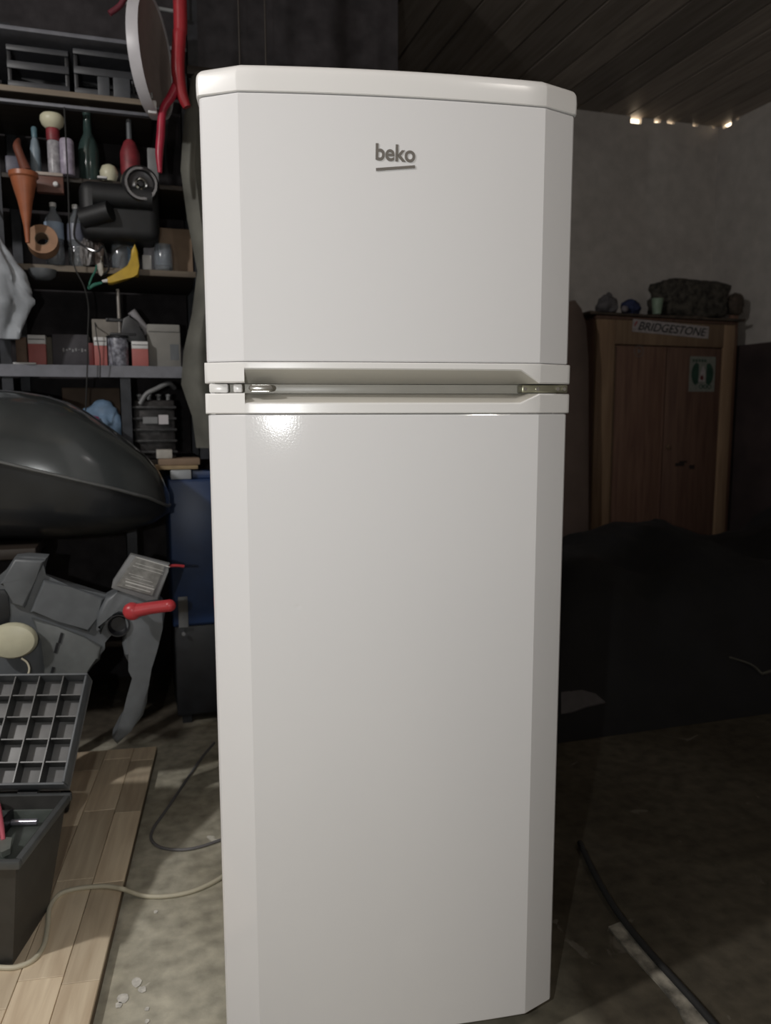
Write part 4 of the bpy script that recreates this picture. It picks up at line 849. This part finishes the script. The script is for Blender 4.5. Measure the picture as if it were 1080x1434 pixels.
cbx((xm - .020, -.004, .104), (xm - .006, .0015, CH - .165), 'door_strip', PINE, d1, .002)
cbx((.126, -.008, .03), (.131, .001, CH - .17), 'edge_bead', WOODEDGE, cp, .001)
b = MB(); b.lathe([(0, 0), (.010, .002), (.013, .012), (.009, .02), (0, .022)], n=14, M=Matrix.Translation((xm + .03, .002, .80)) @ Matrix.Rotation(R(90), 4, 'X')); build(b, 'knob', WOODEDGE, d2, True)
# worn patches on the right door
b = MB(); b.box((xm + .10, .0012, .68), (xm + .17, .0022, .70), M=Matrix.Identity(4)); b.box((xm + .21, .0012, .66), (xm + .25, .0022, .685)); b.box((xm + .13, .0012, .70), (xm + .19, .0022, .712)); build(b, 'worn_patch', mat('dark_scuff', (.02, .012, .01), .8), d2, True, 0)
# stickers
Ms = Matrix.Translation((.52, -.0085, CH - .062)) @ Matrix.Rotation(R(2.5), 4, 'Y')
b = MB(); b.box((-.28, -.001, -.036), (.28, .001, .036), M=Ms); s1 = build(b, 'name_sticker', STICK, cp, True, 0); s1['label'] = 'long pale sticker with black slanted capitals'
text('BRIDGESTONE', 'sticker_lettering', BLACKP, s1, .505, .048, Ms @ Matrix.Translation((.012, -.0016, 0)) @ Matrix.Rotation(R(90), 4, 'X'), shear=.32, off=.012, ext=.0004)
b = MB(); b.prism([Ms @ Vector(v) for v in ((-.272, -.0014, -.004), (-.256, -.0014, .024), (-.247, -.0014, .024), (-.262, -.0014, -.004))], (0, -.0006, 0)); build(b, 'red_flash', mat('sticker_red', (.32, .03, .03), .5), s1, True, 0)
# square green emblem sticker: two arcs, pale figure with a red spot, lettering
gx, gz = .775, 1.235; b = MB(); b.box((gx - .098, -.0005, gz - .105), (gx + .098, .0018, gz + .105)); s2 = build(b, 'emblem_sticker', mat('greenish_sticker', (.19, .20, .175), .6), cp, True, 0); s2['label'] = 'square sticker with a green round emblem'
for sg in (-1, 1):
    a0 = [(sg * (.030), -.055)] + [(sg * (.022 + .062 * math.cos(a)), .085 * math.sin(a) * .9) for a in [R(-62 + 124 * i / 12) for i in range(13)]] + [(sg * .030, .06)]
    b = MB(); pts = [(gx + u_, -.0008, gz + v_) for u_, v_ in a0]; b.prism(pts, (0, -.0006, 0)); build(b, 'green_arc', GREEN, s2, True, 0)
b = MB(); b.prism([(gx - .03, -.0008, gz - .045), (gx + .022, -.0008, gz - .045), (gx + .020, -.0008, gz + .02), (gx + .004, -.0008, gz + .05), (gx - .012, -.0008, gz + .02)], (0, -.0009, 0)); build(b, 'pale_figure', STICK, s2, True, 0)
b = MB(); b.cyl((gx - .004, -.0016, gz - .022), (gx - .004, -.0024, gz - .022), .014, 16); build(b, 'red_spot', mat('dull_red_spot', (.10, .02, .02), .6), s2, True)
b = MB()
for i in range(5): b.box((gx - .078 + i * .022, -.0014, gz + .072), (gx - .064 + i * .022, -.0008, gz + .088))
build(b, 'small_marks', GREEN, s2, True, 0)
text('OOO', 'emblem_letters', GREEN, s2, .095, .026, Matrix.Translation((gx + .025, -.0010, gz - .075)) @ Matrix.Rotation(R(90), 4, 'X'), off=.02, ext=.0005)
b = MB(); b.lathe([(.030, 0), (.034, 0), (.034, .001), (.030, .001), (.030, 0)], n=24, M=Matrix.Translation((.30, .0018, 1.36)) @ Matrix.Rotation(R(90), 4, 'X')); b.lathe([(0, 0), (.016, 0), (.016, .001), (0, .001)], n=3, M=Matrix.Translation((.30, .0018, 1.36)) @ Matrix.Rotation(R(90), 4, 'X')); o = build(b, 'round_sticker', mat('faded_grey_print', (.14, .13, .13), .6), cp, True, 0); o['label'] = 'faded small round sticker'
# things on the cupboard
zt_ = CH + .0008
def top(u_, v_, z=zt_): return Matrix.Translation(cp.location) @ Matrix.Rotation(R(4), 4, 'Z') @ Vector((u_, v_, z))
b = MB(); rows = []
for j in range(7):
    rr = []
    for i in range(25):
        u_ = -.06 + 1.13 * i / 24; v_ = -.02 + .4 * j / 6; rr.append(tuple(top(u_, v_, zt_ + .014 + .010 * mnoise.noise(Vector((u_ * 8, v_ * 8, 1))))))
    rows.append(rr)
b.closed([r + [(x_, y_, zt_ + .0003) for x_, y_, z_ in r[::-1]] for r in rows]); single(b, 'dark_cloth', BROWN, 'dark cloth spread over the top of the cupboard', 'cloth', smooth=60)
zt2 = zt_ + .026
pS = at(967, 440, 3.08)
b = MB(); c_ = Vector((pS.x, 3.10, zt2 + .105)); g_ = bmesh.ops.create_cube(b.bm, size=1); bmesh.ops.subdivide_edges(b.bm, edges=b.bm.edges, cuts=9, use_grid_fill=True)
for v in b.bm.verts:
    co = v.co * 2; L2 = (abs(co.x) ** 5 + abs(co.y) ** 5 + abs(co.z) ** 5) ** .2; co = co / L2; k = 1 + .13 * mnoise.noise(co * 2.2) + .05 * mnoise.noise(co * 6)
    v.co = Vector((co.x * .245 * k, co.y * .11 * k, co.z * .115 * k)) + c_
    if v.co.z < zt2: v.co.z = zt2
single(b, 'stuffed_sack', mat('dark_fleece', (.07, .062, .05), .95, var=.4, scale=30, bump=.8), 'bulky dark brown sack on top of the cupboard', 'sack', smooth=60)
b = MB(); p = at(920, 445, 2.98); b.lathe([(0, 0), (.024, 0), (.034, .085), (.035, .09), (.031, .09), (.022, .008), (0, .006)], c=(p.x, 2.98, zt2), n=20); single(b, 'green_cup', PALEGREEN, 'pale green cup beside the sack on the cupboard', 'cup')
b = MB(); p = at(884, 440, 3.0); b.blob((p.x + .015, 3.03, zt2 + .035), (.060, .055, .05), .3, 5, 3, 9, zt2); single(b, 'navy_cap', NAVY, 'dark blue cap between the grey bundle and the green cup', 'cap')
b = MB(); p = at(852, 436, 3.0); b.blob((p.x - .01, 3.0, zt2 + .04), (.070, .055, .06), .35, 5, 3, 11, zt2); b.blob((p.x + .0, 3.0, zt2 + .095), (.022, .02, .022), .2, 5, 2, 11); single(b, 'grey_bundle', mat('slate_cloth', (.10, .095, .10), .9, bump=.4), 'grey knotted bundle at the left end of the cupboard top', 'bundle')
b = MB(); p = at(877, 436, 2.94); b.blob((p.x, 2.955, zt2 + .018), (.022, .018, .02), .2, 5, 2, 2, zt2); single(b, 'grey_lump', mat('lilac_grey', (.20, .18, .2), .7), 'small lilac-grey lump in front of the dark blue cap', 'lump')
b = MB(); p = top(CW + .045, .04); b.box((p.x - .035, p.y, 0), (p.x + .02, p.y + .03, 1.60), .004); single(b, 'upright_plank', PINE, 'narrow upright plank standing at the right side of the cupboard', 'plank')
b = MB(); b.blob((p.x + .0, p.y + .015, 1.66), (.05, .05, .07), .35, 5, 3, 5, 1.601); single(b, 'dark_bundle', BROWN, 'dark knotted cloth on top of the upright plank', 'cloth')
b = MB(); b.box((3.24, 2.2, .001), (3.275, 3.30, 1.42), .006); b.xf(Matrix.Identity(4)); single(b, 'dark_panel', mat('dark_red_brown', (.045, .03, .03), .8, var=.25, scale=4), 'dark red-brown panel by the right wall beyond the cupboard', 'panel')  # dark panel standing before the lower right wall
# reddish-brown thing between fridge and cupboard
p = at(812, 440, 2.6); b = MB()
pts = pp([(780, 425), (806, 420), (815, 432), (822, 455), (824, 500), (826, 815), (780, 812)], 2.75)
pts = [Vector((v.x, v.y, v.z if v.z > .2 else 0.001)) for v in pts]; b.prism(pts, (0, .05, 0), .006); single(b, 'leaning_board', mat('dim_red_brown', (.12, .085, .07), .7, var=.15, scale=5), 'dark brown board standing between refrigerator and cupboard', 'board')

# ================================================================== DARK HEAP on the right
hp_ = MB(); rows = []
NX, NY = 46, 26
for j in range(NY + 1):
    v_ = j / NY; rr = []
    for i in range(NX + 1):
        u_ = i / NX; x_ = .72 + 2.5 * u_; y_ = .95 + 1.55 * v_
        e = min(1, u_ * 6, (1 - u_) * 8) * min(1, v_ * 5, (1 - v_) * 4); e = e * e * (3 - 2 * e)
        h_ = e * ((.30 + .20 * u_ if True else 0) + .10 * v_ + .22 * mnoise.noise(Vector((x_ * 1.9, y_ * 1.9, .3))) + .05 * mnoise.noise(Vector((x_ * 7, y_ * 7, .3))))
        rr.append((x_, y_, .002 + max(h_, 0)))
    rows.append(rr)
hp_.closed([r + [(a_, c__, .001) for a_, c__, _ in r[::-1]] for r in rows])
single(hp_, 'tarp_heap', DARKTARP, 'large heap under a black tarp on the floor right of the refrigerator', 'tarp', smooth=60)
heap = bpy.data.objects['tarp_heap']
def onheap(px, py, lift=.003):
    d = ray(px, py).normalized(); ok, loc, nrm_, _i = heap.ray_cast(CAM - heap.location, d)
    return (loc + heap.location + Vector((0, 0, lift))) if ok else atz(px, py, .05)
b = MB(); q = [onheap(a, c_) for a, c_ in ((786, 972), (815, 969), (834, 974), (848, 986), (822, 992), (800, 1000), (786, 1002))]; b.prism(q, (0, 0, .004)); single(b, 'grey_sheet', mat('dull_grey_sheet', (.07, .065, .07), .5), 'dull grey pointed sheet lying on the black tarp heap', 'sheet')
p = onheap(1067, 946, .006); b = MB(); b.cyl(p, p + Vector((.06, .01, .003)), .006, 10); b.tube([p, p + Vector((-.03, .02, .03)), p + Vector((-.10, .05, .055))], .004, 6); single(b, 'metal_rod', mat('dull_bare_metal', (.12, .12, .10), .4, .5), 'small dull metal rod end poking out of the black heap', 'rod')
# floor: hose, pale debris
def zf(px, py, z=0): return atz(px, py, z)
hs = [(812, 1180, .014), (832, 1222, .014), (856, 1264, .014), (882, 1300, .012), (912, 1336, .012), (945, 1372, .012), (975, 1405, .012), (1005, 1440, .012), (1040, 1480, .012)]
b = MB(); b.tube([zf(*h_) + Vector((0, 0, .000)) for h_ in hs], .0065, 10, 4); single(b, 'dark_hose', RUBBER, 'dark hose running over the concrete at the lower right', 'hose')
rows = []
b = MB(); b.prism([zf(a, c_, .0008) for a, c_ in ((852, 1300), (872, 1292), (892, 1312), (922, 1345), (950, 1378), (974, 1410), (995, 1440), (962, 1440), (948, 1412), (920, 1378), (880, 1335))], (0, 0, .004), 0); single(b, 'plaster_strip', mat('dusty_plaster', (.36, .33, .27), .9, var=.4, scale=25, bump=.6), 'pale dusty strip of plaster along the dark hose', 'strip')
